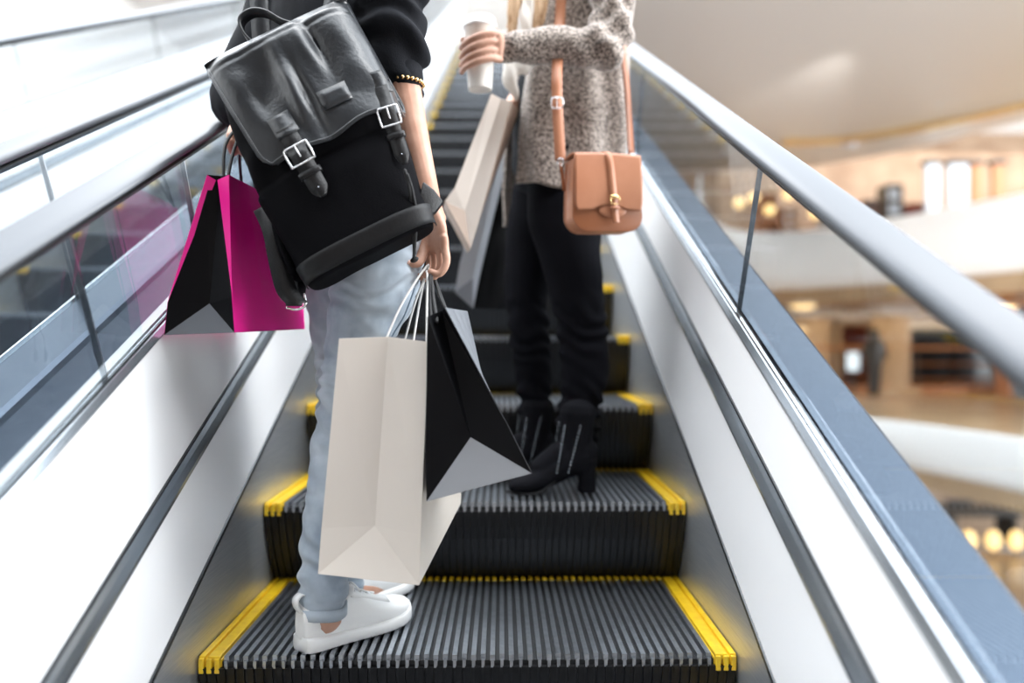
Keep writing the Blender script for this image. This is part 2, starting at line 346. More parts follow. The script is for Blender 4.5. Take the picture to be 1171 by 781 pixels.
# steps ---------------------------------------------------------
def step_proto():
    root = empty('escalator_step')
    W0, W1 = -.5, .5; ye = .042; pitch = (1.0-2*ye)/52
    D = .482
    mb = MB(); mb.add(box(W0+ye, W1-ye, .003, D, -.03, -.011), 1)
    for i in range(52):
        x = W0+ye+pitch*(i+.5); mb.add(box(x-.0046, x+.0046, .004 if i % 2 else .0, D-.03, -.0112, 0), 0)
        mb.add(box(x-.003, x+.003, -.004, .006, -.022, -.008), 0)
    mb.build('tread_plate', [M['tread'], M['groove']], root)
    # riser: dark ribbed, nose lip then concave sweep back
    prof = [(-.002, -.020), (.000, -.034), (.006, -.06), (.016, -.09), (.030, -.12), (.047, -.15), (.066, -.18), (.079, -.1985)]
    mb = MB()
    def sweep(x0, x1, off):
        v = []; 
        for (y, z) in prof: v += [(x0, y-off, z), (x1, y-off, z), (x1, y+.02, z), (x0, y+.02, z)]
        f = [(i*4+k, i*4+4+k, i*4+4+(k+1) % 4, i*4+(k+1) % 4) for i in range(len(prof)-1) for k in range(4)]+[(0, 1, 2, 3), tuple(len(v)-4+k for k in (3, 2, 1, 0))]
        return v, f
    mb.add(sweep(W0+.001, W1-.001, 0), 1)
    for i in range(57):
        x = W0+.0175*(i+.5); 
        if x < W1-.004: mb.add(sweep(x-.0058, x+.0058, .006), 0)
    mb.build('riser', [M['riser'], M['groove']], root)
    for s in (-1, 1):
        mb = MB(); e = .5*s
        mb.add(box(min(e, e-s*ye), max(e, e-s*ye), 0, D, -.028, -.006))
        mb.add(box(min(e, e-s*.012), max(e, e-s*.012), -.002, D, -.01, .001)); mb.add(box(min(e-s*.017, e-s*.040), max(e-s*.017, e-s*.040), -.004, D-.004, -.01, .001))
        for k in range(3): x = e-s*(.006+.0145*k); mb.add(box(x-.005, x+.005, -.008, .004, -.030, -.002))
        mb.build('edge_strip', M['yellow'], root, bevel=.002)
    mb = MB()
    for i in range(52):
        x = W0+ye+pitch*(i+.5); mb.add(box(x-.0046, x+.0046, D-.03, D, -.0112, .0015))
    mb.build('back_strip', M['yellow'], root)
    return root
proto = step_proto()
ords = ['second', 'third', 'fourth', 'fifth', 'sixth', 'seventh', 'eighth', 'ninth', 'tenth', 'eleventh', 'twelfth', 'thirteenth', 'fourteenth', 'fifteenth', 'sixteenth', 'seventeenth', 'eighteenth', 'nineteenth', 'twentieth', 'twenty first', 'twenty second', 'twenty third', 'twenty fourth', 'twenty fifth']
for k in range(-2, 26):
    Y = 1.45+.4*k; loc = (CX, Y, NZ+S*1.45+.2016*k)
    o = proto if k == -2 else dup(proto, loc); o.location = loc
    if k < 0: lab = 'grooved black escalator step below the white sneakers' if k == -1 else 'grooved escalator step below the frame'
    elif k == 0: lab = 'black grooved escalator step with yellow edges carrying the white sneakers'
    elif k == 1: lab = 'black grooved escalator step with yellow edges carrying the black ankle boots'
    elif k == 2: lab = 'grooved escalator step just above the one with the ankle boots'
    else: lab = 'dark escalator step, %s above the one with the ankle boots' % ords[k-3]
    tag(o, lab, 'escalator step', 'steps of the escalator the women ride')
for k in range(-1, 16):
    o = dup(proto, (CX-1.425, 1.62+.4*k, NZ+S*1.62+.2016*k))
    tag(o, 'empty step of the neighbouring escalator behind the left glass, %s from the bottom' % (['lowest']+ords)[k+1], 'escalator step', 'steps of the neighbouring escalator')
for dx, lb in ((0, 'unseen dark slab added to stop light beneath the steps the women ride'), (-1.425, 'unseen dark slab added to stop light beneath the neighbouring steps')):
    mb = MB(); mb.add(prism([(-.5625+dx, -1.72), (.4425+dx, -1.72), (.4425+dx, -1.70), (-.5625+dx, -1.70)], -1.2, 12, S)); tag(mb.build('light_stop', M['riser']), lb, 'light stop')  # added slab that blocks light leaking up past the step edges
# landing above
mb = MB(); mb.add(box(-3.2, .85, 12.0, 20, 4.35, 4.75)); struct('trim_4', mb, H['fascia'])

mb = MB(); mb.add(box(-8, 22, 13, 27, 7.3, 7.5)); struct('trim_6', mb, H['wall'])
# ------------------------------------------------------------------ galleries: shops and furnishings
def gal(name, parts, label, cat, group=None, bevel=.02):
    """parts: list of (part name, [(vf, mi)], material); first becomes the thing when single"""
    if len(parts) == 1:
        mb = MB(); [mb.add(q) for q in parts[0][1]]; o = mb.build(name, parts[0][2], smooth=False, bevel=bevel); return tag(o, label, cat, group)
    root = empty(name); tag(root, label, cat, group)
    for pn, sh, m in parts:
        mb = MB(); [mb.add(q) for q in sh]; mb.build(pn, m, root, bevel=bevel)
    return root
def pbox(px0, py0, px1, py1, Y, d):
    a = P(px0, py1, Y); b = P(px1, py0, Y); return box(a.x, b.x, Y, Y+d, a.z, b.z)
def column(px, Y, r, z0, z1, label):
    c = P(px, 390, Y); sh = limb([(c.x, Y, z0), (c.x, Y, z1)], [r, r], n=24, cap=False)
    base = box(c.x-r*1.15, c.x+r*1.15, Y-r*1.15, Y+r*1.15, z0, z0+.15); cap = box(c.x-r*1.2, c.x+r*1.2, Y-r*1.2, Y+r*1.2, z1-.18, z1)
    gal('column', [('shaft', [sh], H['col']), ('base', [base], H['col']), ('capital', [cap], H['fascia'])], label, 'column', 'columns in the middle gallery')
column(1019, 15.5, .35, -1.05, .7, 'warm plaster column between the two lower shopfronts')
column(928, 16.5, .4, -1.05, .7, 'plaster column left of the red shopfront')
def shopfront(px0, px1, py0, py1, Y, m, label, trimm):
    fr = [pbox(px0-5, py0-6, px1+5, py0, Y-.15, .4), pbox(px0-6, py0-6, px0, py1, Y-.15, .4), pbox(px1, py0-6, px1+6, py1, Y-.15, .4)]
    w3 = (px1-px0)/3
    shelves = [pbox(px0+2, py0+(py1-py0)*t, px1-2, py0+(py1-py0)*t+2, Y+.1, .5) for t in (.3, .55, .8)]
    gal('shopfront', [('interior', [pbox(px0, py0, px1, py1, Y+.6, .1)], m), ('frame', fr, trimm), ('shelf', shelves, H['wood'])], label, 'shopfront', 'shopfronts across the atrium')
shopfront(963, 1001, 372, 446, 17, H['red'], 'dark red lit shopfront behind the standing figure in the middle gallery', H['col'])
shopfront(1042, 1150, 376, 448, 16, H['shopn'], 'dark navy shopfront in the middle gallery', H['fascia'])
shopfront(1160, 1260, 350, 455, 14, H['shopn'], 'dark shopfront at the far right of the middle gallery', H['wood'])
for (px, py, w_, Y, lb) in ((905, 378, 36, 14.5, 'oval gold ceiling light above the left column'), (918, 350, 30, 12.8, 'small gold ceiling light close under the gallery edge'), (1130, 352, 60, 12.2, 'long gold ceiling light at the right under the gallery'), (1030, 345, 30, 14.8, 'faint gold ceiling light in the middle under the gallery')):
    c = P(px, py, Y); r = w_*Y/F/2; gal('ceiling_light', [('rim', [ball(c+Vector((0, 0, .03)), (r*1.1, r*.8, .05))], H['col']), ('diffuser', [ball(c, (r, r*.7, .05))], H['lampw'])], lb, 'ceiling light', 'gold ceiling lights', bevel=0)
# backlit screen and dark figure of a stand beside it
gal('display_screen', [('case', [pbox(968, 402, 984, 425, 15.0, .1)], H['dark']), ('panel', [pbox(969, 403, 983, 424, 14.97, .03)], H['screen']), ('stand', [pbox(974, 425, 978, 452, 15.03, .06)], H['dark'])], 'small bright upright screen in front of the red shopfront', 'screen')
def bystander(px, Y, z0, m, label, hgt=1.6):
    c = P(px, 390, Y); x = c.x; k = hgt/1.7
    root = empty('person', (x, Y, z0)); tag(root, label, 'person', 'people far across the atrium')
    def q(a, b, c_): return (a*k, b*k, c_*k)
    blob('body', [limb([q(-.09, 0, .04), q(-.09, 0, .5), q(-.08, 0, .9)], [.05, .06, .09]), limb([q(.09, .05, .04), q(.09, 0, .5), q(.08, 0, .9)], [.05, .06, .09]), limb([q(0, 0, .85), q(0, 0, 1.1), q(0, 0, 1.4)], [(.1, .16), (.09, .14), (.1, .19)]),
         limb([q(0, 0, 1.4), q(0, 0, 1.52)], [.05, .05]), ball(q(0, 0, 1.6), (.085, .1, .115)), limb([q(-.2, 0, 1.38), q(-.27, 0, 1.1), q(-.2, -.2, 1.05)], [.05, .045, .04]), limb([q(.2, 0, 1.38), q(.27, 0, 1.1), q(.2, -.2, 1.0)], [.05, .045, .04])], .02, m, root, 3)
    blob('hair', [ball(q(0, .02, 1.63), (.1, .11, .11)), limb([q(0, .06, 1.62), q(0, .08, 1.45)], [.08, .06])], .02, H['dark'], root, 2)
bystander(1000, 14.72, -1.05, H['dark'], 'dark-clothed person standing beside the bright upright screen', 1.25)
# upper gallery things
gal('shop_wall', [('panel', [pbox(820, 175, 1250, 343, 19.5, .2)], H['wallw'])], 'warm lit shop wall at the back of the upper gallery', 'wall panel')
for px0, px1, m, lb, nm in ((1086, 1108, H['banner'], 'tall white banner hanging in the upper gallery', 'hanging_banner'), (1112, 1124, H['wood'], 'narrow orange post right of the white banner', 'post'), (1136, 1150, H['wood'], 'dark orange post near the right edge of the upper gallery', 'post'), (1060, 1076, H['banner'], 'short white panel left of the hanging banner', 'display_board')):
    gal(nm, [('face', [pbox(px0, 186, px1, 331, 15.5, .12)], m), ('top_rail', [pbox(px0-2, 182, px1+2, 187, 15.45, .2)], H['dark'])], lb, 'banner' if 'banner' in nm else ('post' if nm == 'post' else 'panel'))
for i, (px, h_) in enumerate(((880, 40), (905, 26), (998, 34), (1024, 52), (1048, 30), (955, 24), (976, 30))):
    m = [H['wood'], H['wallw'], H['shop'], H['dark'], H['red'], H['banner'], H['wood']][i]
    lb = ['orange display rack at the left end of the upper gallery', 'low beige display rack in the upper gallery', 'black display rack left of the tallest one', 'tallest dark display rack in the upper gallery', 'red display rack right of the tallest one', 'low white display rack in the upper gallery', 'orange display rack in the middle of the upper gallery'][i]
    a = [pbox(px-9, 262-h_+k*h_/3, px+9, 262-h_+k*h_/3+3, 16, .5) for k in range(3)]+[pbox(px-9, 262-h_, px-8, 333, 16, .5), pbox(px+8, 262-h_, px+9, 333, 16, .5)]
    gal('display_rack', [('shelf', a, m), ('goods', [pbox(px-8+4*k, 262-h_+4, px-5+4*k, 262, 16.1, .3) for k in range(4)], H['banner'] if i % 2 else m)], lb, 'display rack', 'display racks in the upper gallery')
for i, (px, py) in enumerate(((845, 232), (862, 226), (880, 240), (902, 222), (932, 244))):
    c = P(px, py, 15); gal('pendant_lamp', [('bulb', [ball(c, .1)], H['lampw']), ('cable', [tube([c+Vector((0, 0, .1)), (c.x, c.y, 3.57)], .008)], H['dark'])], ['leftmost glowing pendant lamp in the upper gallery', 'second pendant lamp from the left seen through the glass', 'middle glowing pendant lamp of the row of five', 'highest glowing pendant lamp in the upper gallery', 'rightmost glowing pendant lamp of the row of five'][i], 'pendant lamp', 'pendant lamps', bevel=0)
# unseen spot added for the bright patch on the ceiling, then the small round spotlight
def wash(loc, tgt, energy, deg):
    l = bpy.data.lights.new('ceiling_wash', 'SPOT'); l.energy = energy; l.spot_size = math.radians(deg); l.spot_blend = 1; l.shadow_soft_size = .12; l.color = (1, .97, .93)
    o = bpy.data.objects.new('ceiling_wash', l); C.objects.link(o); o.location = loc; o.rotation_euler = (Vector(tgt)-Vector(loc)).to_track_quat('-Z', 'Y').to_euler()
wc = P(1004, 72, 9.5); wash((wc.x, 9.5, 3.42), (wc.x-.25, 12.5, 3.62), 60, 50)
c = P(972, 168, 14.0); gal('ceiling_spotlight', [('housing', [limb([(c.x, c.y, c.z+.12), (c.x, c.y, c.z)], [.12, .12], cap=False)], H['banner']), ('lens', [ball((c.x, c.y, c.z), (.1, .1, .03))], H['banner'])], 'small round spotlight on the curved grey ceiling', 'spotlight', bevel=0)
# railings: gold wooden rail along the middle gallery and dark bench below
gal('gallery_rail', [('rail', [box(4.5, 13, 15.2, 15.26, -.16, -.10)], H['wood']), ('kick_plate', [box(4.5, 13, 15.2, 15.26, -1.05, -.86)], H['wood'])]+[('post', [box(x_, x_+.04, 15.2, 15.26, -.86, -.16)], H['dark']) for x_ in (5.2, 6.7, 8.2, 9.7, 11.2)], 'brown railing across the middle gallery', 'railing')
v = []
for i_ in range(41):
    x_ = 5.0+i_*.11; e_ = ceil_edge(x_)-2.3
    v += [(x_, e_, 3.50), (x_, e_+.12, 3.50), (x_, e_+.12, 3.60), (x_, e_, 3.60)]
mb = MB(); mb.add((v, [(k*4+q, k*4+4+q, k*4+4+(q+1) % 4, k*4+(q+1) % 4) for k in range(40) for q in range(4)])); tag(mb.build('ceiling_strip', M['gold']), 'thin gold strip curving across the grey ceiling at the right', 'trim strip')
gal('bench', [('seat', [pbox(1085, 585, 1172, 592, 20, 1)], H['dark']), ('backrest', [pbox(1083, 572, 1112, 585, 20.9, .1)], H['dark']), ('leg', [pbox(1090, 592, 1094, 625, 20, .8)], H['dark']), ('leg', [pbox(1160, 592, 1164, 625, 20, .8)], H['dark'])], 'dark bench on the lowest floor at the right edge', 'bench')
for i, px in enumerate((1108, 1136, 1162)):
    gal('counter_lamp', [('shade', [ball(P(px, 618, 19.0), (.16, .16, .24))], H['lampw']), ('stem', [tube([P(px, 628, 19.0), P(px, 637.5, 19.0)], .03)], H['dark'])], ['left glowing lamp of three below the dark bench', 'middle glowing lamp of three below the dark bench', 'right glowing lamp of three below the dark bench'][i], 'lamp', 'glowing lamps below the bench', bevel=0)
for nm, loc, tgt, size, pw in (('gallery_lamp_light', (6, 15, .55), (6, 15, -3), (12, 3), 90), ('upper_gallery_light', (7, 17, 3.3), (7, 17, 0), (12, 3), 50), ('lowest_gallery_light', (5, 13, -2.6), (5, 12, -6), (12, 3), 130)):
    area(nm, loc, tgt, size, pw, (1, .72, .42))
# upper landing column seen between the two women
gal('dark_post', [('shaft', [pbox(521, -60, 525, 42, 13, .05)], H['dark']), ('foot', [pbox(519, 38, 527, 42, 12.98, .1)], H['dark'])], 'thin dark post on the landing at the top of the escalator', 'post')
# ------------------------------------------------------------------ paper bags
def lerp(a, b, t): return Vector(a)*(1-t)+Vector(b)*t
def paper_bag(name, TL, TR, BL, BR, back, foldL, foldR, apex, pinch, mats, label, topback=None, narrow=0, sides=None):
    """near gusset TL..BR, 'back' = vector along the broad sides; pinch = how far the gusset crease is pushed in at the top"""
    root = empty(name); tag(root, label, 'shopping bag')
    TL, TR, BL, BR, foldL, foldR, apex, back = [Vector(q) for q in (TL, TR, BL, BR, foldL, foldR, apex, back)]
    tb = Vector(topback) if topback else back
    bn = back.normalized()
    TM = (TL+TR)/2+bn*pinch; apex = apex+bn*.012
    def sheet(pn, v, f, m, th=.0012):
        mb = MB(); mb.add((v, f)); o = mb.build(pn, m, root); so = o.modifiers.new('t', 'SOLIDIFY'); so.thickness = th; so.offset = 0; return o
    def gusset(off, tb_, sgn, m):
        q = [TL+tb_, TR+tb_, foldL+off, foldR+off, BL+off, BR+off, (TL+TR)/2+tb_+bn*pinch*sgn, apex+off+(bn*-.024 if sgn < 0 else Vector())]
        return q
    g = gusset(Vector(), Vector(), 1, 0); gb = gusset(back, tb, -1, 0)
    for q_ in (3, 5): gb[q_] = gb[q_]+Vector((narrow, 0, 0))
    # gusset: two long panels, two small triangles, one bottom triangle
    ms = mats
    sheet('gusset', [g[0], g[6], g[7], g[2], g[1], g[3], g[4], g[5]], [(0, 1, 2, 3), (1, 4, 5, 2), (3, 2, 6), (2, 5, 7)], ms[1])
    tri = sheet('bottom_fold', [g[7], g[4], g[5]], [(0, 1, 2)], ms[2])
    sheet('gusset', [gb[0], gb[6], gb[7], gb[2], gb[1], gb[3], gb[4], gb[5]], [(3, 2, 1, 0), (2, 5, 4, 1), (6, 2, 3), (7, 5, 2), (7, 6, 2)], ms[1])
    for a, b in ((0, 2), (1, 3)):
        c = 4 if a == 0 else 5; N = 8; v = []
        for j, (p, q) in enumerate(((g[a], gb[a]), (g[b], gb[b]), (g[c], gb[c]))):
            for i in range(N+1): v.append(lerp(p, q, i/N)+(Vector((random.uniform(-1, 1), 0, 0))*.0012 if 0 < i < N and j < 2 else Vector()))
        f = [(j*(N+1)+i, j*(N+1)+i+1, (j+1)*(N+1)+i+1, (j+1)*(N+1)+i) for j in range(2) for i in range(N)]
        sheet('side_panel', v, f, (sides or {}).get(a, ms[0]))
    sheet('base', [g[4], g[5], gb[5], gb[4]], [(0, 1, 2, 3)], ms[2])
    rebase(root, (BL+BR)/2+back/2)
    return root
def handle(name, pts, r, m, parent):
    mb = MB(); mb.add(tube([Vector(p)-parent.location for p in pts], r)); return mb.build(name, m, parent, True)

# beige bag hanging from the right hand
HB = P(490, 303, 1.49)
Yt, Yb = 1.30, 1.345
bk = Vector((.058, .27, .085)); bt = (.045, .26, 0)
b1 = paper_bag('shopping_bag', P(388, 387, Yt), P(490, 391, Yt), P(364, 656, Yb), P(479, 669, Yb), bk, P(368, 604, Yb-.004), P(481, 611, Yb-.004), P(426, 605, Yb), .02, (M['kraft'], M['kraft'], M['kraft']), 'tall beige paper shopping bag hanging above the white sneakers', topback=bt)
handle('handle', [P(441, 389, 1.36), P(462, 343, 1.42), HB, P(475, 345, 1.5), P(462, 392, 1.5)], .0022, M['cord_w'], b1)
handle('handle', [P(488, 396, 1.34), P(488, 350, 1.40), P(488, 310, 1.47), P(480, 345, 1.52), P(472, 395, 1.5)], .0022, M['cord_w'], b1)
# black bag in the same hand
b2 = paper_bag('shopping_bag', P(489, 362, 1.27), P(509, 352, 1.27), P(488, 573, 1.30), P(608, 541, 1.30), Vector((.035, .15, .02)), P(487, 512, 1.298), P(579, 483, 1.298), P(536, 502, 1.30), .03, (M['blackp'], M['blackp'], M['silverp']), 'black paper shopping bag hanging beside the tall beige bag', sides={1: M['greyp']}, topback=(.030, .14, .0), narrow=-.068)
handle('handle', [P(494, 372, 1.28), P(492, 340, 1.35), P(493, 310, 1.49), P(505, 345, 1.44), P(522, 370, 1.40)], .003, M['cord_b'], b2)
handle('handle', [P(500, 368, 1.28), P(495, 335, 1.36), P(494, 312, 1.495), P(503, 335, 1.46), P(520, 380, 1.40)], .003, M['cord_b'], b2)
# pink bag with black gusset, left
pkb = Vector((.035, .36, .012))
b3 = paper_bag('shopping_bag', P(237, 200, 1.42), P(262, 200, 1.42), P(188, 383, 1.40), P(268, 380, 1.40), pkb, P(192, 345, 1.398), P(265, 340, 1.398), P(236, 347, 1.40), .012, (M['pink'], M['blackp'], M['greyp']), 'hot pink paper shopping bag with a black gusset at the left handrail', topback=(.02, .34, .0))
for a, b, c_ in ((P(237, 200, 1.417), P(192, 345, 1.394), P(247, 206, 1.425)), (P(262, 200, 1.417), P(266, 340, 1.394), P(249, 206, 1.425))):
    mb = MB(); off = b3.location; mb.add(([Vector(a)-off, Vector(b)-off, Vector(c_)-off], [(0, 1, 2)])); o = mb.build('turned_edge', M['pink'], b3); so = o.modifiers.new('t', 'SOLIDIFY'); so.thickness = .001
HL = P(283, 128, 1.52)
handle('handle', [P(256, 212, 1.44), P(258, 165, 1.47), P(280, 142, 1.535), P(274, 180, 1.6), P(279, 232, 1.66)], .0032, M['cord_b'], b3)
handle('handle', [P(293, 236, 1.7), P(290, 190, 1.62), P(284, 142, 1.54), P(268, 170, 1.50), P(259, 212, 1.46)], .0032, M['cord_b'], b3)

# ------------------------------------------------------------------ footwear
def sneaker(root, heel, toe, z, left):
    d = Vector((toe[0]-heel[0], toe[1]-heel[1], 0)); L = d.length; d.normalize(); sd = Vector((-d.y, d.x, 0))*(1 if left else -1)
    M4 = Matrix(((d.x, sd.x, 0, heel[0]), (d.y, sd.y, 0, heel[1]), (0, 0, 1, z), (0, 0, 0, 1)))
    # stations: t, half width, inward shift, height of upper
    st = [(0.0, .018, 0, .076), (.03, .028, 0, .094), (.10, .034, 0, .094), (.22, .036, .001, .082), (.34, .038, .003, .086), (.46, .041, .006, .082), (.58, .045, .008, .070), (.70, .047, .008, .057), (.82, .045, .006, .049), (.92, .036, .002, .043), (.98, .022, -.002, .036), (1.0, .010, -.003, .028)]
    def sec(t, hw, sh, h, z0, e=2.6, n=20):
        out = []
        for k in range(n):
            a = 2*PI*k/n; out.append((t*L, sh+hw*sgnpow(math.cos(a), 2/e), z0+(h-z0)/2+(h-z0)/2*sgnpow(math.sin(a), 2/e)))
        return out
    def skin_(secs):
        n = len(secs[0]); v = [p for s_ in secs for p in s_]; f = [(i*n+k, i*n+(k+1) % n, (i+1)*n+(k+1) % n, (i+1)*n+k) for i in range(len(secs)-1) for k in range(n)]
        return v, f+[tuple(range(n))[::-1], tuple((len(secs)-1)*n+k for k in range(n))]
    stc = catmull(st, 3)
    def lift(t): return .006*max(0, (t-.75)/.25)**2
    up = skin_([sec(t, max(hw-.002, .004), sh, h+lift(t), .012) for t, hw, sh, h in stc])
    so = skin_([sec(t, hw+.004, sh, .026+lift(t)+.003*math.cos(6*t), lift(t), 6) for t, hw, sh, h in stc])
    col_ = limb([(.045*L/.26, 0, .05), (.05*L/.26, 0, .088), (.085, 0, .07)], [(.03, .034), (.03, .033), (.03, .03)])
    def T(vf): return [tuple(M4 @ Vector(p)) for p in vf[0]], vf[1]
    r = blob('sneaker', [T(up), T(limb([(.055, 0, .03), (.058, 0, .075), (.052, 0, .096)], [(.034, .03), (.036, .030), (.038, .028)], ref=(1, 0, 0))), T(limb([(.085, 0, .06), (.11, .001, .098)], [(.012, .024), (.009, .022)], ref=(1, 0, 0)))], .003, M['white'], root, 3)
    def sub(nm, m, *shapes, smooth=True):
        mb = MB()
        for q in shapes: mb.add(T(q))
        return mb.build(nm, m, r, smooth)
    sub('sole', M['sole'], so)
    ls = []
    for k in range(6):
        x = .105+.017*k; hz = .0985-.0075*k-.0004*k*k; w_ = .017+.0012*k
        ls.append(ribbon([(x-.003, -w_, hz-.012), (x, -w_*.5, hz-.002), (x+.002, 0, hz+.002), (x, w_*.5+.003, hz-.002), (x-.003, w_+.003, hz-.012)], (.008, 0, -.003), .0028))
    ls += [tube([(.105, .004, .100), (.10, .026, .112), (.112, .034, .096), (.112, .010, .099)], .0022), tube([(.105, 0, .100), (.10, -.022, .113), (.114, -.03, .094), (.112, -.006, .099)], .0022), tube([(.108, .004, .101), (.13, .028, .088)], .002), tube([(.108, -.004, .101), (.13, -.026, .090)], .002)]
    sub('laces', M['lace'], *ls)
    sub('eyestay', M['white'], ribbon([(.10, .018, .088), (.14, .026, .074), (.19, .028, .058)], (0, .014, -.010), .003), ribbon([(.10, -.015, .088), (.14, -.020, .074), (.19, -.020, .058)], (0, .014, .010), .003))
    sub('heel_loop', M['white'], ribbon([(.002, 0, .072), (-.008, 0, .086), (-.010, 0, .100), (.002, 0, .108), (.010, 0, .098)], (0, .018, 0), .003))
    return r
def boot(root, heel, toe, z, left):
    d = Vector((toe[0]-heel[0], toe[1]-heel[1], 0)); L = d.length; d.normalize(); sd = Vector((-d.y, d.x, 0))*(1 if left else -1)
    M4 = Matrix(((d.x, sd.x, 0, heel[0]), (d.y, sd.y, 0, heel[1]), (0, 0, 1, z), (0, 0, 0, 1)))
    def T(vf): return [tuple(M4 @ Vector(p)) for p in vf[0]], vf[1]
    r = blob('ankle_boot', [T(limb([(.035, 0, .088), (.07, 0, .078), (.12, .002, .048), (.165, .004, .026), (.205, .002, .020), (L-.012, 0, .014)], [(.036, .034), (.042, .034), (.034, .036), (.026, .042), (.020, .038), (.012, .018)], ref=(0, 0, 1))),
        T(limb([(.045, 0, .07), (.048, 0, .12), (.045, 0, .165), (.042, 0, .20)], [(.044, .034), (.042, .033), (.044, .036), (.048, .040)], ref=(1, 0, 0))), T(limb([(.09, 0, .10), (.14, 0, .058)], [.03, .03])), T(ball((.022, 0, .098), (.030, .030, .042)))], .004, M['suede'], root, 3)
    mb = MB(); mb.add(T(limb([(.020, 0, 0), (.020, 0, .035), (.024, 0, .082)], [(.021, .024), (.021, .024), (.028, .028)], ref=(1, 0, 0), e=4, cap=False))); mb.build('block_heel', M['suede'], r, True)
    mb = MB(); mb.add(T(limb([(.11, .001, .032), (.15, .003, .006), (.20, .002, .003), (L-.012, 0, .005)], [(.004, .03), (.004, .038), (.0035, .036), (.0035, .016)], ref=(0, 0, 1), e=5))); mb.build('sole', M['rubber'], r, True)
    mb = MB()
    for sx in (-1, 1):
        for k in range(14):
            t = k/13
            for (xa, xb) in ((.085, .105), (.045, .075)):
                x = xa+(xb-xa)*t if xa > .05 else xa+.03*t; zz = .17-.115*t
                mb.add(T(ball((x, sx*(.036+.003*math.sin(t*3)), zz), .0022, 6, 4)))
    mb.build('stud_trim', M['trim'], r, True)
    return r

# ------------------------------------------------------------------ head with a face (both heads are above the frame)
def head_pieces(c, f):
    """c = head centre, f = facing direction (unit, horizontal); skull, jaw, nose, ears, lips"""
    c = Vector(c); f = Vector(f).normalized(); s = Vector((f.y, -f.x, 0))
    R = Matrix(((s.x, f.x, 0, c.x), (s.y, f.y, 0, c.y), (0, 0, 1, c.z), (0, 0, 0, 1)))
    def T(vf): return [tuple(R @ Vector(p)) for p in vf[0]], vf[1]
    return [T(ball((0, -.01, .03), (.072, .092, .085), 24, 16)), T(ball((0, .015, -.045), (.055, .068, .062), 20, 12)), T(ball((0, .055, -.088), (.025, .022, .018))),
            T(limb([(0, .085, .012), (0, .100, -.012), (0, .104, -.026)], [.008, .010, .012])), T(ball((0, .080, -.055), (.024, .010, .007))), T(ball((0, .079, -.064), (.020, .010, .006))),
            T(ball((.073, 0, -.01), (.008, .018, .028))), T(ball((-.073, 0, -.01), (.008, .018, .028))), T(ball((.03, .075, .026), (.02, .012, .006))), T(ball((-.03, .075, .026), (.02, .012, .006)))], T
def eyes(T, body):
    for sx in (-1, 1):
        mb = MB(); mb.add(T(ball((sx*.031, .074, .006), (.012, .009, .008)))); e = mb.build('eye', M['lace'], body, True)
        mb = MB(); mb.add(T(ball((sx*.031, .0815, .006), (.005, .002, .005)))); mb.build('iris', M['hair_d'], e, True)

def finger(pts, r0, r1):
    n = len(pts); return limb(pts, [r0+(r1-r0)*i/(n-1) for i in range(n)], ref=(.2, .3, .9), n=10, sub=4)

# ------------------------------------------------------------------ woman in jeans
p1 = empty('person'); tag(p1, 'woman from behind in pale jeans and black sweatshirt carrying a backpack', 'person', 'women riding the escalator')
f1 = Vector((.63, .77, 0)).normalized(); s1 = Vector((f1.y, -f1.x, 0))
TZ = -.584
hipR, hipL = Vector((-.225, 1.545, .27)), Vector((-.36, 1.66, .27))
kneeR, kneeL = P(398, 462, 1.535), P(392, 462, 1.67)
ankR, ankL = P(371, 676, 1.50), Vector((-.340, 1.685, -.512))
shR, shL = Vector((-.205, 1.53, .80)), Vector((-.47, 1.74, .80))
elR, elL = P(459, 88, 1.52), P(272, 112, 1.66)
wrR, wrL = P(492, 238, 1.50), P(296, 118, 1.585)
chest = Vector((-.335, 1.64, .68)); neck = Vector((-.335, 1.66, .90)); headc = neck+Vector((0, .02, .15))
kn = P(499, 283, 1.495)
pieces = [limb([hipR+Vector((0, 0, -.05)), kneeR, ankR, ankR+Vector((0, 0, -.05))], [.06, .045, .034, .036]), limb([hipL+Vector((0, 0, -.05)), kneeL, ankL, ankL+Vector((0, 0, -.05))], [.06, .045, .034, .036]),
          limb([ankR+Vector((0, 0, -.04)), ankR+f1*.09+Vector((0, 0, -.065)), ankR+f1*.15+Vector((0, 0, -.07))], [.028, .026, .016]), limb([ankL+Vector((0, 0, -.03)), ankL+f1*.07+Vector((0, 0, -.042)), ankL+f1*.11+Vector((0, 0, -.045))], [.026, .020, .014]),
          limb([(-.30, 1.60, .22), (-.305, 1.61, .40), chest, (-.335, 1.645, .80)], [(.07, .09), (.06, .09), (.08, .11), (.05, .12)], ref=tuple(f1)),
          limb([chest+Vector((0, 0, .12)), neck, headc], [.05, .048, .05]),
          limb([chest+Vector((0, 0, .1)), shR, (shR+elR)/2, elR, wrR], [.05, .045, .038, .034, .023], n=18),
          limb([chest+Vector((0, 0, .1)), shL, (shL+elL)/2, elL, wrL], [.05, .045, .038, .034, .023])]
# right forearm: fuller near the elbow, narrowing to the wrist
pieces.append(limb([elR, P(463, 110, 1.515), P(474, 160, 1.51), P(485, 208, 1.505), wrR, P(495, 252, 1.5)], [(.032, .036), (.029, .034), (.026, .029), (.021, .025), (.018, .0235), (.017, .027)], ref=(0, 1, 0)))
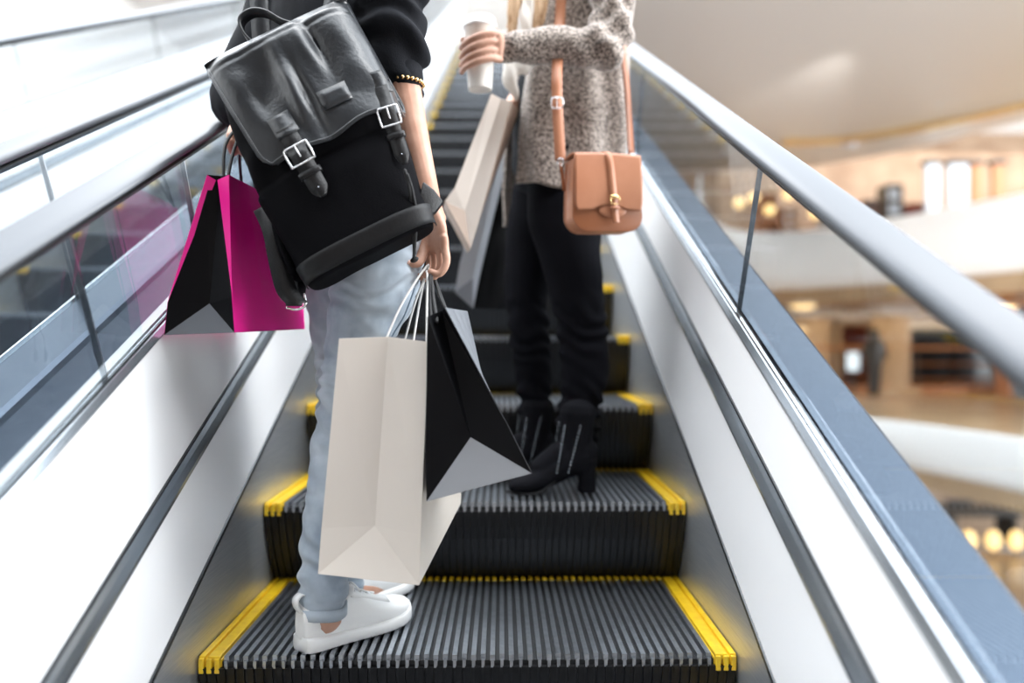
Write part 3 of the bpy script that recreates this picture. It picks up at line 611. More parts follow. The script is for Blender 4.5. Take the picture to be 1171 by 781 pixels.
# right hand: palm edge-on to the camera, fingers curled round the bag strings, thumb to the left
ac = Vector((-.58, .81, .05)).normalized()            # little finger -> index
pieces.append(limb([wrR, P(496, 255, 1.5), P(498, 270, 1.497), kn], [(.023, .017), (.033, .0165), (.038, .014), (.038, .011)], ref=tuple(ac)))
for i, t in enumerate((-.032, -.0105, .011, .032)):
    k0 = kn+ac*t+Vector((0, 0, (-.003, .001, .003, .001)[i])); Lf = (.028, .037, .041, .037)[i]
    k1 = k0+Vector((.003, -.003*(2-i), -Lf)); k2 = k1+Vector((-.013, -.002, -.021)); k3 = k2+Vector((-.017, .000, .004)); 
    pieces.append(finger([k0+Vector((-.002, 0, .02)), k0, k1, k2, k3], .0088, .0070))
th0 = P(489, 262, 1.505)
pieces.append(finger([th0, P(484, 280, 1.50), P(482, 294, 1.488), P(476, 301, 1.478), P(467, 299, 1.474)], .014, .0085))
# left hand closed round the pink bag's cords
kl = wrL+Vector((-.012, -.022, -.06))
pieces.append(limb([wrL, lerp(wrL, kl, .5), kl], [(.022, .018), (.036, .016), (.038, .014)], ref=(.9, .4, 0)))
for i, t in enumerate((-.03, -.01, .01, .03)):
    k0 = kl+Vector((.9, .4, 0)).normalized()*t; k1 = k0+Vector((0, -.02, -.03)); k2 = k1+Vector((0, .02, -.018)); k3 = k2+Vector((0, .015, .012))
    pieces.append(finger([k0, k1, k2, k3], .0095, .0078))
pieces.append(finger([wrL+Vector((.02, -.01, -.02)), kl+Vector((.045, .01, -.005)), kl+Vector((.03, .012, -.035)), kl+Vector((.012, .006, -.042))], .013, .0085))
hp, HT = head_pieces(headc, f1); pieces += hp
body = blob('body', pieces, .0026, M['skin'], p1, 3)
eyes(HT, body)
mb = MB(); mb.add(ball(P(466, 299.5, 1.4665), (.0055, .0018, .0045))); mb.build('thumbnail', M['nail'], body, True)
# hair
hh = []
for a in range(0, 360, 20):
    r = math.radians(a); v_ = s1*math.cos(r)*.078+f1*(math.sin(r)*.088-.01)
    if math.sin(r) < .55: hh.append(limb([headc+Vector((0, 0, .11)), headc+v_*.95+Vector((0, 0, .06)), headc+v_*1.1+Vector((0, 0, -.06)), headc+v_*1.1+Vector((0, 0, -.2))], [.03, .03, .026, .01]))
hh.append([tuple(HT(ball((0, -.02, .045), (.082, .095, .085), 20, 12))[0][i]) for i in range(0)] and None or HT(ball((0, -.022, .045), (.084, .094, .084), 20, 12)))
blob('hair', hh, .006, M['hair_d'], p1, 2)
# jeans
def jeans_disp(co):
    d = .004*vnoise(co, (9, 9, 16))+.0016*vnoise(co, (18, 18, 46), 3)
    for (z0, w_, a) in ((kneeR.z, .10, .0045), (ankR.z+.06, .09, .0045), (hipR.z-.18, .08, .0025)):
        g = np.exp(-((co[:, 2]-z0)/w_)**2); d += a*g*np.sin(co[:, 2]*150+co[:, 0]*34+9*vnoise(co, 9, 5))
    return d
hemR = ankR+Vector((-.003, 0, -.010)); hemL = ankL+Vector((0, 0, -.018))
jp = [limb([hipR+Vector((.005, 0, 0)), P(426, 335, 1.515), P(409, 390, 1.52), kneeR, P(385, 545, 1.52), P(373, 620, 1.505), hemR], [(.098, .092), (.088, .082), (.070, .064), (.060, .058), (.056, .056), (.045, .048), (.047, .048)], n=28),
      limb([hipL, P(388, 320, 1.66), P(392, 390, 1.68), kneeL, P(390, 560, 1.66), hemL], [(.095, .092), (.085, .082), (.070, .062), (.060, .055), (.052, .048), (.046, .044)], n=28),
      limb([(-.295, 1.60, .24), (-.30, 1.605, .33), (-.305, 1.61, .41)], [(.115, .165), (.115, .165), (.10, .145)], ref=tuple(f1), n=28)]
jeans = blob('jeans', jp, .0045, M['denim'], p1, 4, jeans_disp)
def hem(c, r, m=M['denim_d']):
    mb = MB(); n = 28; v = []
    for i in range(n):
        a = 2*PI*i/n; ca, sa = math.cos(a), math.sin(a)
        for rr, dz in ((r+.0002, .012), (r+.0004, -.009), (r-.004, -.012), (r-.005, .010)): v.append((c.x+ca*rr, c.y+sa*rr, c.z+dz+.002*math.sin(3*a)))
    mb.add((v, [(i*4+k, ((i+1) % n)*4+k, ((i+1) % n)*4+(k+1) % 4, i*4+(k+1) % 4) for i in range(n) for k in range(4)])); return mb.build('hem', m, jeans, True)
hem(hemR+Vector((0, 0, -.026)), .0462, M['denim']); hem(hemL+Vector((0, 0, -.025)), .045, M['denim'])
mb = MB(); mb.add(tube([P(474, 330, 1.455), P(463, 360, 1.468), P(447, 388, 1.48), P(432, 430, 1.485), P(420, 520, 1.48)], .0016)); mb.build('side_seam', M['denim_d'], jeans, True)
# sneakers
sneaker(p1, (-.378, 1.468), (-.205, 1.668), TZ, False)
sneaker(p1, (-.385, 1.655), (-.222, 1.855), TZ, True)
# sweatshirt
def top_disp(co):
    d = .006*vnoise(co, (10, 10, 7))
    g = np.exp(-((co[:, 2]-(elR.z+.06))/.10)**2)*(co[:, 0] > -.28)
    d += .010*g*np.sin(co[:, 2]*105+co[:, 0]*42+6*vnoise(co, 8, 2)); return d
sw = blob('sweatshirt', [limb([(-.30, 1.60, .27), (-.305, 1.61, .42), chest, (-.335, 1.645, .80), (-.335, 1.65, .87)], [(.125, .175), (.12, .165), (.125, .18), (.09, .16), (.06, .07)], ref=tuple(f1), n=30),
    limb([chest+Vector((.02, 0, .10)), shR, P(446, 20, 1.53), P(455, 55, 1.525), P(461, 84, 1.52)], [.075, .075, .068, .067, .040], n=24),
    limb([chest+Vector((0, 0, .10)), shL, (shL+elL)/2+Vector((-.005, 0, 0)), elL+Vector((0, 0, -.005)), lerp(elL, wrL, .6)], [.075, .068, .058, .058, .040], n=24)], .0055, M['black_knit'], p1, 4, top_disp)
mb = MB(); mb.add(limb([P(461, 80, 1.52), P(462.5, 92, 1.518)], [.0375, .037], n=24)); mb.build('cuff', M['black_knit'], sw, True)
mb = MB()
ringc = P(463, 95, 1.518)
for k in range(24):
    a = 2*PI*k/24; mb.add(ball(ringc+Vector((math.cos(a)*.036, math.sin(a)*.036, math.cos(a)*-.002)), .0042, 10, 7))
tag(mb.build('bracelet', M['gold'], smooth=True), 'bracelet of gold beads at the black sleeve end', 'bracelet')

# ------------------------------------------------------------------ backpack
BS = 1.36/F; BC = P(372, 178, 1.40)
ex = Vector((.887, .06, .458)).normalized(); ey = Vector((.02, .99, -.08)); ey = (ey-ex*ey.dot(ex)).normalized(); ez = ex.cross(ey)
BM = Matrix(((ex.x, ey.x, ez.x, BC.x), (ex.y, ey.y, ez.y, BC.y), (ex.z, ey.z, ez.z, BC.z), (0, 0, 0, 1)))
bp = empty('backpack'); bp.matrix_world = BM
tag(bp, 'black leather backpack with two buckled straps on the back of the woman in jeans', 'backpack')
def W(px, py, Y): return BM.inverted() @ P(px, py, Y)
def L(a, b, y=0): return Vector((a*BS, y, -b*BS))       # photo-scale offsets on the pack's own face
def bsec(b):
    """centre, half width, half depth of the pack at height b (-147 top .. 135 bottom)"""
    t = (b+147)/282
    c = 15-20*t; hw = 86+9*math.sin(PI*min(1, t*1.1))-3*t; dp = (.052+.026*math.sin(PI*(.15+.7*t)))
    if b < -125: k = (b+147)/22; hw *= .92+.08*max(0, k)**.5; dp *= .45+.55*max(0, k)**.5
    if b > 115: k = (135-b)/20; hw *= .93+.07*max(0, k)**.5; dp *= .72+.28*max(0, k)**.5
    return c, hw, dp
def front(a, b, off=0):
    c, hw, dp = bsec(b); u = min(1, abs((a-c)/hw)); return Vector((a*BS, -dp*(1-u**3.2)**(1/3.2)-off, -b*BS))
secs = []; n = 40
for b in [-147, -144, -138, -128, -110, -80, -50, -20, 10, 40, 70, 95, 115, 124, 131, 135]:
    c, hw, dp = bsec(b); secs.append([(BS*(c+hw*sgnpow(math.cos(2*PI*k/n), 2/3.2)), dp*sgnpow(math.sin(2*PI*k/n), 2/3.2), -b*BS) for k in range(n)])
v = [p for s_ in secs for p in s_]; f = [(i*n+k, i*n+(k+1) % n, (i+1)*n+(k+1) % n, (i+1)*n+k) for i in range(len(secs)-1) for k in range(n)]
f += [tuple(range(n)), tuple((len(secs)-1)*n+k for k in range(n))[::-1]]
def bag_disp(co):
    top = np.clip((.06-co[:, 2])/.1, .3, 1)
    return (.007*vnoise(co, (11, 8, 9))-.005*(top < .9))*top+.0045*np.sin(co[:, 0]*58-co[:, 2]*36+6*vnoise(co, 7, 4))*np.exp(-((co[:, 2]+.01)/.06)**2)*(co[:, 1] < 0)
blob('pack_body', [(v, f)], .005, M['canvas'], bp, 3, bag_disp)
# side pockets / corner tabs
pts_ = [W(484, 208, 1.37), W(497, 218, 1.38), W(507, 231, 1.39), W(498, 243, 1.38), W(486, 252, 1.37), W(478, 232, 1.36)]
mb = MB(); mb.add(([p+Vector((0, dy, 0)) for dy in (-.006, .012) for p in pts_], [tuple(range(6)), tuple(range(11, 5, -1))]+[(k, k+6, (k+1) % 6+6, (k+1) % 6) for k in range(6)])); mb.build('corner_tab', M['leather_s'], bp, True, bevel=.003)
mb = MB(); mb.add(limb([L(-86, 50, .02), L(-90, 80, .02), L(-94, 110, .02)], [(.04, .012), (.046, .016), (.036, .010)], ref=(0, 1, 0), n=18)); mb.build('side_pocket', M['canvas'], bp, True)
# base strip
NA = 40; v = []; rows = [112, 118, 126, 134]
for b in rows:
    c, hw, dp = bsec(min(b, 128))
    for i in range(NA+1):
        a = PI+PI*i/NA; v.append((BS*(c+(hw+1)*sgnpow(math.cos(a), 2/3.2)), (dp+.003)*sgnpow(math.sin(a), 2/3.2), -b*BS))
mb = MB(); mb.add((v, [(j*(NA+1)+i, j*(NA+1)+i+1, (j+1)*(NA+1)+i+1, (j+1)*(NA+1)+i) for j in range(3) for i in range(NA)])); o = mb.build('base_strip', M['base'], bp, True); so = o.modifiers.new('t', 'SOLIDIFY'); so.thickness = .002
# leather flap: from the back, over the top, down the front
NU, NV = 72, 84; v = []
def flap_pt(u, t):
    # u -1..1 across, t 0..1 from back edge over the top to the front lip
    hwv = 97 if True else 0
    if t < .16:
        k = t/.16; b = -150; y = .045-.085*k; cx = 15; c, hw, dp = bsec(-130)
        p = Vector(((cx+u*(72+19*k))*BS, y, (151+5*math.sin(PI*k))*BS-abs(u)**5*.004))
        return p
    k = (t-.16)/.84; b = -150+k*(156+2.5*math.cos(u*PI*1.5)-3*math.exp(-((u-.45)/.35)**2))
    rnd = 0
    if k > .86:
        q = (k-.86)/.14; rnd = 14*(1-math.sqrt(max(0, 1-q*q)))*1.0
    hwf = 91-5*k-rnd; cx = 15+8*k
    a = cx+u*hwf
    uu = min(1, abs(u)); bb = max(b, -128)
    c, hw, dp = bsec(bb); y = -(dp+.008)*(1-min(1, abs((a-c)/(hw+4)))**3.4)**(1/3.4)
    soft = min(1, k/.10); y = y*soft+(-.040*(1-uu**6*.5))*(1-soft)
    y = min(y, .004)
    z = -b*BS
    # leather drapes in long soft folds
    y -= .0060*math.sin(u*7.5+1.3+1.2*k)*math.sin(PI*min(1, k*1.25))*(1-uu**4)
    y -= .0075*math.exp(-((u+.18+.12*(k-.5))/.07)**2)*math.exp(-((k-.55)/.33)**2)
    y += .0085*math.exp(-((u+.04+.1*(k-.5))/.06)**2)*math.exp(-((k-.62)/.28)**2)
    y += .006*math.exp(-((u+.62)/.10)**2)*math.exp(-((k-.55)/.2)**2)
    y -= .007*math.exp(-((u-.22)/.08)**2)*math.exp(-((k-.25)/.25)**2)
    y += .007*math.exp(-((u-.36)/.07)**2)*math.exp(-((k-.30)/.25)**2)
    y -= .006*math.exp(-((u-.45)/.4)**2)*max(0, (k-.8)/.2)
    y += .005*noise.noise(Vector((u*3.2, k*4.1, 1.7)))
    return Vector((a*BS, y, z))
for j in range(NV+1):
    for i in range(NU+1): v.append(tuple(flap_pt(-1+2*i/NU, j/NV)))
mb = MB(); mb.add((v, [(j*(NU+1)+i, j*(NU+1)+i+1, (j+1)*(NU+1)+i+1, (j+1)*(NU+1)+i) for j in range(NV) for i in range(NU)])); flap = mb.build('flap', M['leather'], bp, True)
so = flap.modifiers.new('t', 'SOLIDIFY'); so.thickness = .0035; so.offset = 0
ed = [flap_pt(-.965, .2+.8*i/16*.97)+Vector((0, -.003, 0)) for i in range(17)]+[flap_pt(-.96+1.92*i/24, .985)+Vector((0, -.0032, 0)) for i in range(25)]+[flap_pt(.965, .97-.77*i/16)+Vector((0, -.003, 0)) for i in range(17)]
mb = MB()
for p, q in zip(ed[:-1], ed[1:]):
    for k in range(3): c0, c1 = lerp(p, q, k/3+.04), lerp(p, q, k/3+.24); mb.add(tube([c0, c1], .0006, n=5, sub=1))
mb.build('stitching', M['thread'], flap, True)
mb = MB(); mb.add(tube([flap_pt(-1, .2+.8*i/16*.93) for i in range(17)]+[flap_pt(-1+2*i/30, 1) for i in range(31)]+[flap_pt(1, .95-.75*i/16) for i in range(17)], .0019, n=6, sub=1)); mb.build('edge_binding', M['leather'], flap, True)
def flap_at(a, b, off=.004):
    best = None
    for j in range(14, NV+1):
        for i in range(NU+1):
            p = Vector(v[j*(NU+1)+i]); d = (p.x-a*BS)**2+(p.z+b*BS)**2
            if best is None or d < best[0]: best = (d, p.y)
    return Vector((a*BS, best[1]-off, -b*BS))
# label patch
c4 = [flap_at(*q, .0035) for q in ((24, -44), (58, -44), (58, -22), (24, -22))]; ym = sum(p.y for p in c4)/4
for p in c4: p.y = ym+(p.y-ym)*.8-.001
g = [[lerp(lerp(c4[0], c4[1], i/4), lerp(c4[3], c4[2], i/4), j/3) for i in range(5)] for j in range(4)]
mb = MB(); mb.add(([p for r_ in g for p in r_], [(j*5+i, j*5+i+1, (j+1)*5+i+1, (j+1)*5+i) for j in range(3) for i in range(4)])); o = mb.build('label_patch', M['leather'], bp, True); so = o.modifiers.new('t', 'SOLIDIFY'); so.thickness = .0022
pt = [g[0][i] for i in range(5)]+[g[j][4] for j in range(1, 4)]+[g[3][i] for i in (3, 2, 1, 0)]+[g[j][0] for j in (2, 1, 0)]
pc = sum(pt, Vector())/len(pt)
mb = MB(); mb.add(tube([pc+(p-pc)*.92+Vector((0, -.0015, 0)) for p in pt], .0005, n=5, sub=2)); mb.build('stitching', M['thread'], o, True)
# buckled straps
def strap(a0, b0, a1, b1, w_, lab, y1=None):
    n_ = 10; pts = []
    for i in range(n_+1):
        t = i/n_; a = a0+(a1-a0)*t; b = b0+(b1-b0)*t
        p = flap_at(a, b, .005) if b < 2 else front(a, b, .010+.010*math.exp(-((b-12)/14)**2))
        pts.append(p)
    d = (pts[-1]-pts[0]); sv = Vector((d.z, 0, -d.x)).normalized()*-1*w_*BS
    ws = [sv]*(n_-1)+[sv*.92, sv*.35]
    mb = MB(); mb.add(ribbon(pts, ws, .004, 4)); st = mb.build('strap', M['leather_s'], bp, True)
    mb = MB()
    e0 = flap_at(a0-1, b0-18, .004); mb.add(ribbon([e0, flap_at(a0, b0-4, .0045), flap_at(a0+1, b0+10, .007)], sv*1.25, .003, 3)); mb.build('strap_anchor', M['leather'], st, True)
    t = (13-b0)/(b1-b0); a = a0+(a1-a0)*t; c = front(a, 13, .026); dn = d.normalized(); su = sv.normalized()
    hw, hh_ = w_*BS*.66, 10.5*BS
    cs = [c+su*hw*sx+dn*hh_*sy for sx, sy in ((-.8, -1), (.8, -1), (1, -.75), (1, .8), (.8, 1), (-.8, 1), (-1, .8), (-1, -.75), (-.8, -1))]
    mb = MB(); mb.add(tube(cs, .0017, n=8, sub=2)); mb.add(tube([c-dn*hh_, c-dn*hh_*.2+Vector((0, -.001, 0)), c+dn*hh_*.25], .0014, n=6)); mb.build('buckle', M['chrome'], st, True)
    t = (33-b0)/(b1-b0); a = a0+(a1-a0)*t; c = front(a, 33, .011)
    mb = MB(); mb.add(ribbon([c-su*w_*BS*.6+Vector((0, .006, 0)), c-su*w_*BS*.5+Vector((0, -.003, 0)), c+su*w_*BS*.5+Vector((0, -.003, 0)), c+su*w_*BS*.6+Vector((0, .006, 0))], dn*6.5*BS, .002, 3)); mb.build('strap_keeper', M['leather_s'], st, True)
    mb = MB(); mb.add(ball(front(a0+(a1-a0)*.88, b0+(b1-b0)*.88, .0135), .0014, 8, 5)); mb.build('strap_hole', M['trim'], st, True)
    return st
strap(-24, -24, -20, 62, 21, 'l'); strap(91, -26, 76, 66, 17, 'r')
# haul loop, shoulder straps, dangling strap end, side cord
def W(px, py, Y): return BM.inverted() @ P(px, py, Y)
mb = MB(); mb.add(ribbon([W(292, 53, 1.44), W(280, 40, 1.44), W(276, 25, 1.44), W(288, 15, 1.44), W(305, 16, 1.44), W(325, 27, 1.44), W(345, 32, 1.44)], [(.0, .026, -.003)]*7, .004)); mb.build('haul_loop', M['leather'], bp, True)
mb = MB(); mb.add(ribbon([W(372, 22, 1.43), W(380, 0, 1.43), W(392, -60, 1.46), W(410, -120, 1.54), W(415, -125, 1.66), W(410, -60, 1.76)], [(.042, .0, .01)]*6, .005)); mb.build('shoulder_strap', M['leather'], bp, True)
mb = MB(); mb.add(ribbon([W(300, 62, 1.5), W(295, -40, 1.52), W(300, -120, 1.64), W(300, -110, 1.78), W(285, -20, 1.86)], [(.042, .0, .01)]*5, .005)); mb.build('shoulder_strap', M['leather'], bp, True)
mb = MB(); mb.add(ribbon([W(302, 236, 1.40), W(312, 262, 1.38), W(319, 300, 1.37), W(328, 332, 1.365), W(340, 347, 1.37)], [tuple(BM.to_3x3().inverted() @ Vector(q)) for q in ((.036, 0, .02), (.034, .004, .014), (.033, .008, .006), (.034, .01, .005), (.034, .012, .004))], .005)); ds = mb.build('dangling_strap', M['leather_s'], bp, True)
mb = MB(); mb.add(ribbon([W(336, 349, 1.385), W(341, 330, 1.42), W(340, 300, 1.44), W(330, 262, 1.46), W(322, 236, 1.47)], [tuple(BM.to_3x3().inverted() @ Vector((.026, .01, 0)))]*5, .004)); mb.build('strap_return', M['leather_s'], ds, True)
mb = MB(); mb.add(tube([W(328, 352, 1.368), W(339, 354, 1.372), W(349, 349, 1.376), W(348, 336, 1.378)], .0022)); mb.build('strap_ring', M['chrome'], ds, True)
mb = MB(); mb.add(tube([W(463, 195, 1.315), W(468, 215, 1.325), W(472, 245, 1.35), W(474, 290, 1.38)], .0032)); mb.add(tube([W(466, 200, 1.315), W(472, 220, 1.33), W(476, 250, 1.35), W(473, 298, 1.38)], .0028)); mb.add(ball(W(474, 297, 1.38), (.008, .005, .005))); mb.build('drawcord', M['cord_b'], bp, True)

# ------------------------------------------------------------------ woman in the oatmeal cardigan
p2 = empty('person'); tag(p2, 'woman in oatmeal cardigan and black jeans holding a coffee cup', 'person', 'women riding the escalator')
f2 = Vector((-.96, -.28, 0)).normalized(); s2 = Vector((f2.y, -f2.x, 0))      # s2 = her right (away from the camera)
TZ2 = -.3824
hN, hF = P(641, 175, 2.06), P(640, 175, 2.22)
kN, kF = P(663, 372, 2.04), P(604, 368, 2.18)
aN, aF = P(663, 505, 2.05), P(612, 500, 2.20)
sN, sF = P(692, -62, 2.02), P(655, -62, 2.34)
eN = P(700, 52, 1.93); wN = P(570, 55, 1.905)
eF = P(640, 45, 2.40); wF = P(588, 118, 2.12)
ch2 = P(668, 0, 2.18); nk2 = Vector((.19, 2.16, 1.14)); hc2 = nk2+Vector((-.03, 0, .16))
cupx = P(549, 60, 1.90)
body2 = [limb([hN, P(655, 310, 2.04), kN, P(668, 425, 2.045), aN, aN+Vector((0, 0, -.06))], [.06, .05, .045, .042, .034, .034]), limb([hF, P(603, 320, 2.19), kF, P(609, 420, 2.19), aF, aF+Vector((0, 0, -.06))], [.06, .048, .04, .038, .030, .030]),
    limb([P(655, 185, 2.14), P(662, 100, 2.16), ch2, Vector((.20, 2.17, 1.02))], [(.075, .12), (.07, .10), (.09, .12), (.05, .10)], ref=tuple(f2)),
    limb([Vector((.20, 2.17, 1.0)), nk2, hc2], [.05, .048, .05]),
    limb([Vector((.20, 2.15, 1.0)), sN, (sN+eN)/2, eN, P(640, 54, 1.915), wN], [.045, .045, .04, .038, .034, .022], n=18),
    limb([Vector((.20, 2.2, 1.0)), sF, (sF+eF)/2, eF, wF], [.045, .045, .04, .036, .024])]
# left hand wrapped round the front of the cup
cz = cupx.z
def oncup(th, r, z): a = math.radians(th); return Vector((cupx.x+r*math.cos(a), cupx.y+r*math.sin(a), z))
body2.append(limb([wN, P(563, 56, 1.895), oncup(-32, .056, cz+.002)], [(.021, .017), (.031, .015), (.036, .013)], ref=(0, 0, 1)))
for i, (dz, e0) in enumerate(((.030, 196), (.010, 204), (-.011, 202), (-.030, 190))):
    z0 = cz+dz+.004
    body2.append(finger([oncup(-28, .055, z0), oncup(-58, .0505, z0-.004), oncup(-95, .0475, z0-.013), oncup(-135, .0465, z0-.022), oncup(-e0+26, .0465, z0-.027)], .0094, .0070))
body2.append(finger([wN+Vector((-.008, .014, .012)), oncup(20, .056, cz+.020), oncup(70, .050, cz+.034), oncup(120, .049, cz+.040), oncup(152, .049, cz+.040)], .0125, .0085))
kF2 = wF+Vector((-.035, -.03, -.045))
body2.append(limb([wF, lerp(wF, kF2, .5), kF2], [(.02, .018), (.036, .016), (.036, .014)], ref=(0, 1, 0)))
for t in (-.03, -.01, .01, .03):
    k0 = kF2+Vector((0, t, 0)); body2.append(finger([k0, k0+Vector((-.02, 0, -.026)), k0+Vector((.002, 0, -.04)), k0+Vector((.014, 0, -.026))], .0095, .0078))
body2.append(finger([wF+Vector((0, -.02, -.02)), kF2+Vector((0, -.045, -.01)), kF2+Vector((-.004, -.03, -.034)), kF2+Vector((0, -.012, -.042))], .012, .0085))
hp2, HT2 = head_pieces(hc2, f2); body2 += hp2
bo2 = blob('body', body2, .0027, M['skin'], p2, 3); eyes(HT2, bo2)
# black jeans and top
def bj(co):
    d = .003*vnoise(co, (10, 10, 18))
    for z0 in (kN.z-.02, aN.z+.07, aN.z+.02): d += .0055*np.exp(-((co[:, 2]-z0)/.07)**2)*np.sin(co[:, 2]*130+co[:, 0]*45+8*vnoise(co, 9, 5))
    return d
blob('jeans', [limb([P(645, 190, 2.09), P(645, 245, 2.065), P(655, 310, 2.04), kN+Vector((.005, 0, 0)), P(668, 425, 2.045), P(662, 470, 2.05), P(661, 497, 2.05)], [(.085, .095), (.088, .098), (.075, .076), (.062, .066), (.062, .064), (.052, .052), (.050, .054)], ref=(0, 1, 0), n=26),
    limb([P(640, 165, 2.20), P(618, 250, 2.20), P(603, 320, 2.19), kF, P(609, 420, 2.19), P(612, 465, 2.2), P(613, 492, 2.2)], [(.10, .10), (.088, .092), (.068, .066), (.056, .056), (.055, .054), (.046, .044), (.044, .046)], ref=(0, 1, 0), n=26),
    limb([P(645, 200, 2.14), P(648, 150, 2.14), P(655, 110, 2.15)], [(.11, .140), (.10, .14), (.09, .12)], ref=tuple(f2), n=26)], .0055, M['black_jean'], p2, 3, bj)
blob('top', [limb([P(640, 190, 2.14), P(640, 120, 2.15), P(650, 60, 2.16), ch2, Vector((.20, 2.17, 1.04))], [(.13, .15), (.125, .14), (.12, .14), (.12, .15), (.06, .10)], ref=tuple(f2), n=26)], .007, M['black_knit'], p2, 3, lambda co: .006*vnoise(co, (12, 12, 7)))
boot(p2, (P(680, 563, 1.985).x, 1.99), (P(585, 563, 2.0).x, 1.965), TZ2, True)
boot(p2, (P(632, 550, 2.17).x, 2.19), (P(552, 550, 2.18).x, 2.14), TZ2, False)
# cardigan: an open wrap of knit round the torso, longer at its far front corner
NA, NZc = 110, 90; v = []
def cz_at(zt, th):
    return zt
for j in range(NZc+1):
    t = j/NZc
    for i in range(NA+1):
        q = i/NA; th = math.radians(220+q*(522-220))                     # near front edge -> round the back -> far front edge
        cth, sth = math.cos(th), math.sin(th)
        zhem = .385+.030*max(0, -sth)*max(0, cth)                 # hem height all round
        zhem -= .055*max(0, (q-.72)/.28)**1.4
        zhem += .03*math.exp(-(q/.12)**2)
        ztop = 1.06; z = ztop+(zhem-ztop)*t
        cxx = .205-.02*t; cyy = 2.17
        hx = .115+.03*t+.025*math.sin(PI*t); hy = .172+.030*t-.03*(1-t)
        if t < .12: k = math.sqrt(1-(1-t/.12)**2); hx *= .45+.55*k; hy *= .5+.5*k
        # front edges: near one swings back with height, far one flares forward and down
        x = cxx+hx*sgnpow(cth, .9); y = cyy+hy*sgnpow(sth, .9)
        x -= .030*t*max(0, 1-q/.25); x -= .040*t*t*max(0, (q-.75)/.25)
        fold = .011*t*math.sin(th*9+1.5*math.sin(t*3))+.007*math.sin(th*4+t*5)+.006*noise.noise(Vector((cth*3, sth*3, t*7)))
        x += fold*cth; y += fold*sth
        v.append((x, y, z))
f = [(j*(NA+1)+i, j*(NA+1)+i+1, (j+1)*(NA+1)+i+1, (j+1)*(NA+1)+i) for j in range(NZc) for i in range(NA)]
mb = MB(); mb.add((v, f)); cg = mb.build('cardigan', M['knit'], p2, True)
so = cg.modifiers.new('t', 'SOLIDIFY'); so.thickness = .009; so.offset = 1
def sl(co):
    g = np.exp(-((co[:, 0]-P(695, 50, 1.93).x)/.07)**2)
    u = co[:, 0]*55+co[:, 2]*60
    return .0065*np.sin(u+5*vnoise(co, 7, 3))*(.35+g)+.003*vnoise(co, 14)+.004*np.sin(co[:, 2]*120-co[:, 0]*60)*g*(co[:, 2] > eN.z-.02)
blob('sleeve', [limb([sN+Vector((-.01, .06, .02)), sN, P(699, -5, 1.96), P(699, 35, 1.935), P(688, 54, 1.925), P(655, 53, 1.918), P(615, 53, 1.91), P(580, 55, 1.902)], [.07, .066, .055, .056, .056, .047, .045, .034], n=26)], .005, M['knit'], cg, 3, sl)
blob('sleeve', [limb([sF+Vector((0, -.05, 0)), sF, (sF+eF)/2, eF, lerp(eF, wF, .8)], [.07, .064, .055, .052, .036], n=20)], .006, M['knit'], cg, 3, sl)
mb = MB(); mb.add(limb([P(584, 55, 1.903), P(569, 55.5, 1.90)], [(.032, .036), (.031, .034)], ref=(0, 1, 0), n=26)); mb.build('cuff', M['knit'], cg, True)
mb = MB(); mb.add(ribbon([P(655, 118, 1.965), P(672, 124, 1.962), P(690, 122, 1.965)], (.002, 0, .004), .003)); mb.build('pocket_edge', M['knit'], cg, True)
# cream lapel hanging down the open front and long blonde hair
blob('scarf', [limb([Vector((.13, 2.02, 1.06)), P(606, -30, 1.975), P(604, 10, 1.965), P(602, 45, 1.98), P(598, 68, 2.0), P(588, 76, 2.0), P(583, 90, 2.0), P(587, 104, 2.01), P(590, 114, 2.02)], [(.02, .012), (.018, .012), (.017, .012), (.022, .014), (.034, .018), (.030, .018), (.022, .018), (.013, .012), (.006, .006)], ref=(1, 0, 0), n=18)], .005, M['cream'], p2, 3, lambda co: .006*vnoise(co, 20)+.003*np.sin(co[:, 0]*160+co[:, 2]*60))
hs = [HT2(ball((0, -.022, .04), (.086, .098, .092), 20, 12))]
for a in range(0, 360, 18):
    r = math.radians(a)
    if math.sin(r) < .5: 
        v_ = s2*math.cos(r)*.08+f2*(math.sin(r)*.09-.01); hs.append(limb([hc2+Vector((0, 0, .12)), hc2+v_*.95+Vector((0, 0, .06)), hc2+v_*1.12+Vector((0, 0, -.08)), hc2+v_*1.15+Vector((0, 0, -.30))], [.03, .032, .028, .010]))
for k in range(9):
    x0 = -.07+.010*k; top = hc2+f2*.03-s2*(.075)+Vector((0, 0, .02)); 
    hs.append(limb([top, P(592+4*k, -90, 1.99), P(588+4*k+(8 if k > 3 else 0), -35, 1.975), P(583+3.2*k+(13 if k > 3 else 0), 10, 1.965), P(580+2.6*k+(20 if k > 3 else 0), 44-abs(k-2)*3, 1.975)], [.02, .014, .010, .007, .003], n=10))
blob('hair', hs, .0045, M['hair_b'], p2, 2, lambda co: .003*np.sin(co[:, 0]*260+co[:, 1]*200+4*vnoise(co, 8)))

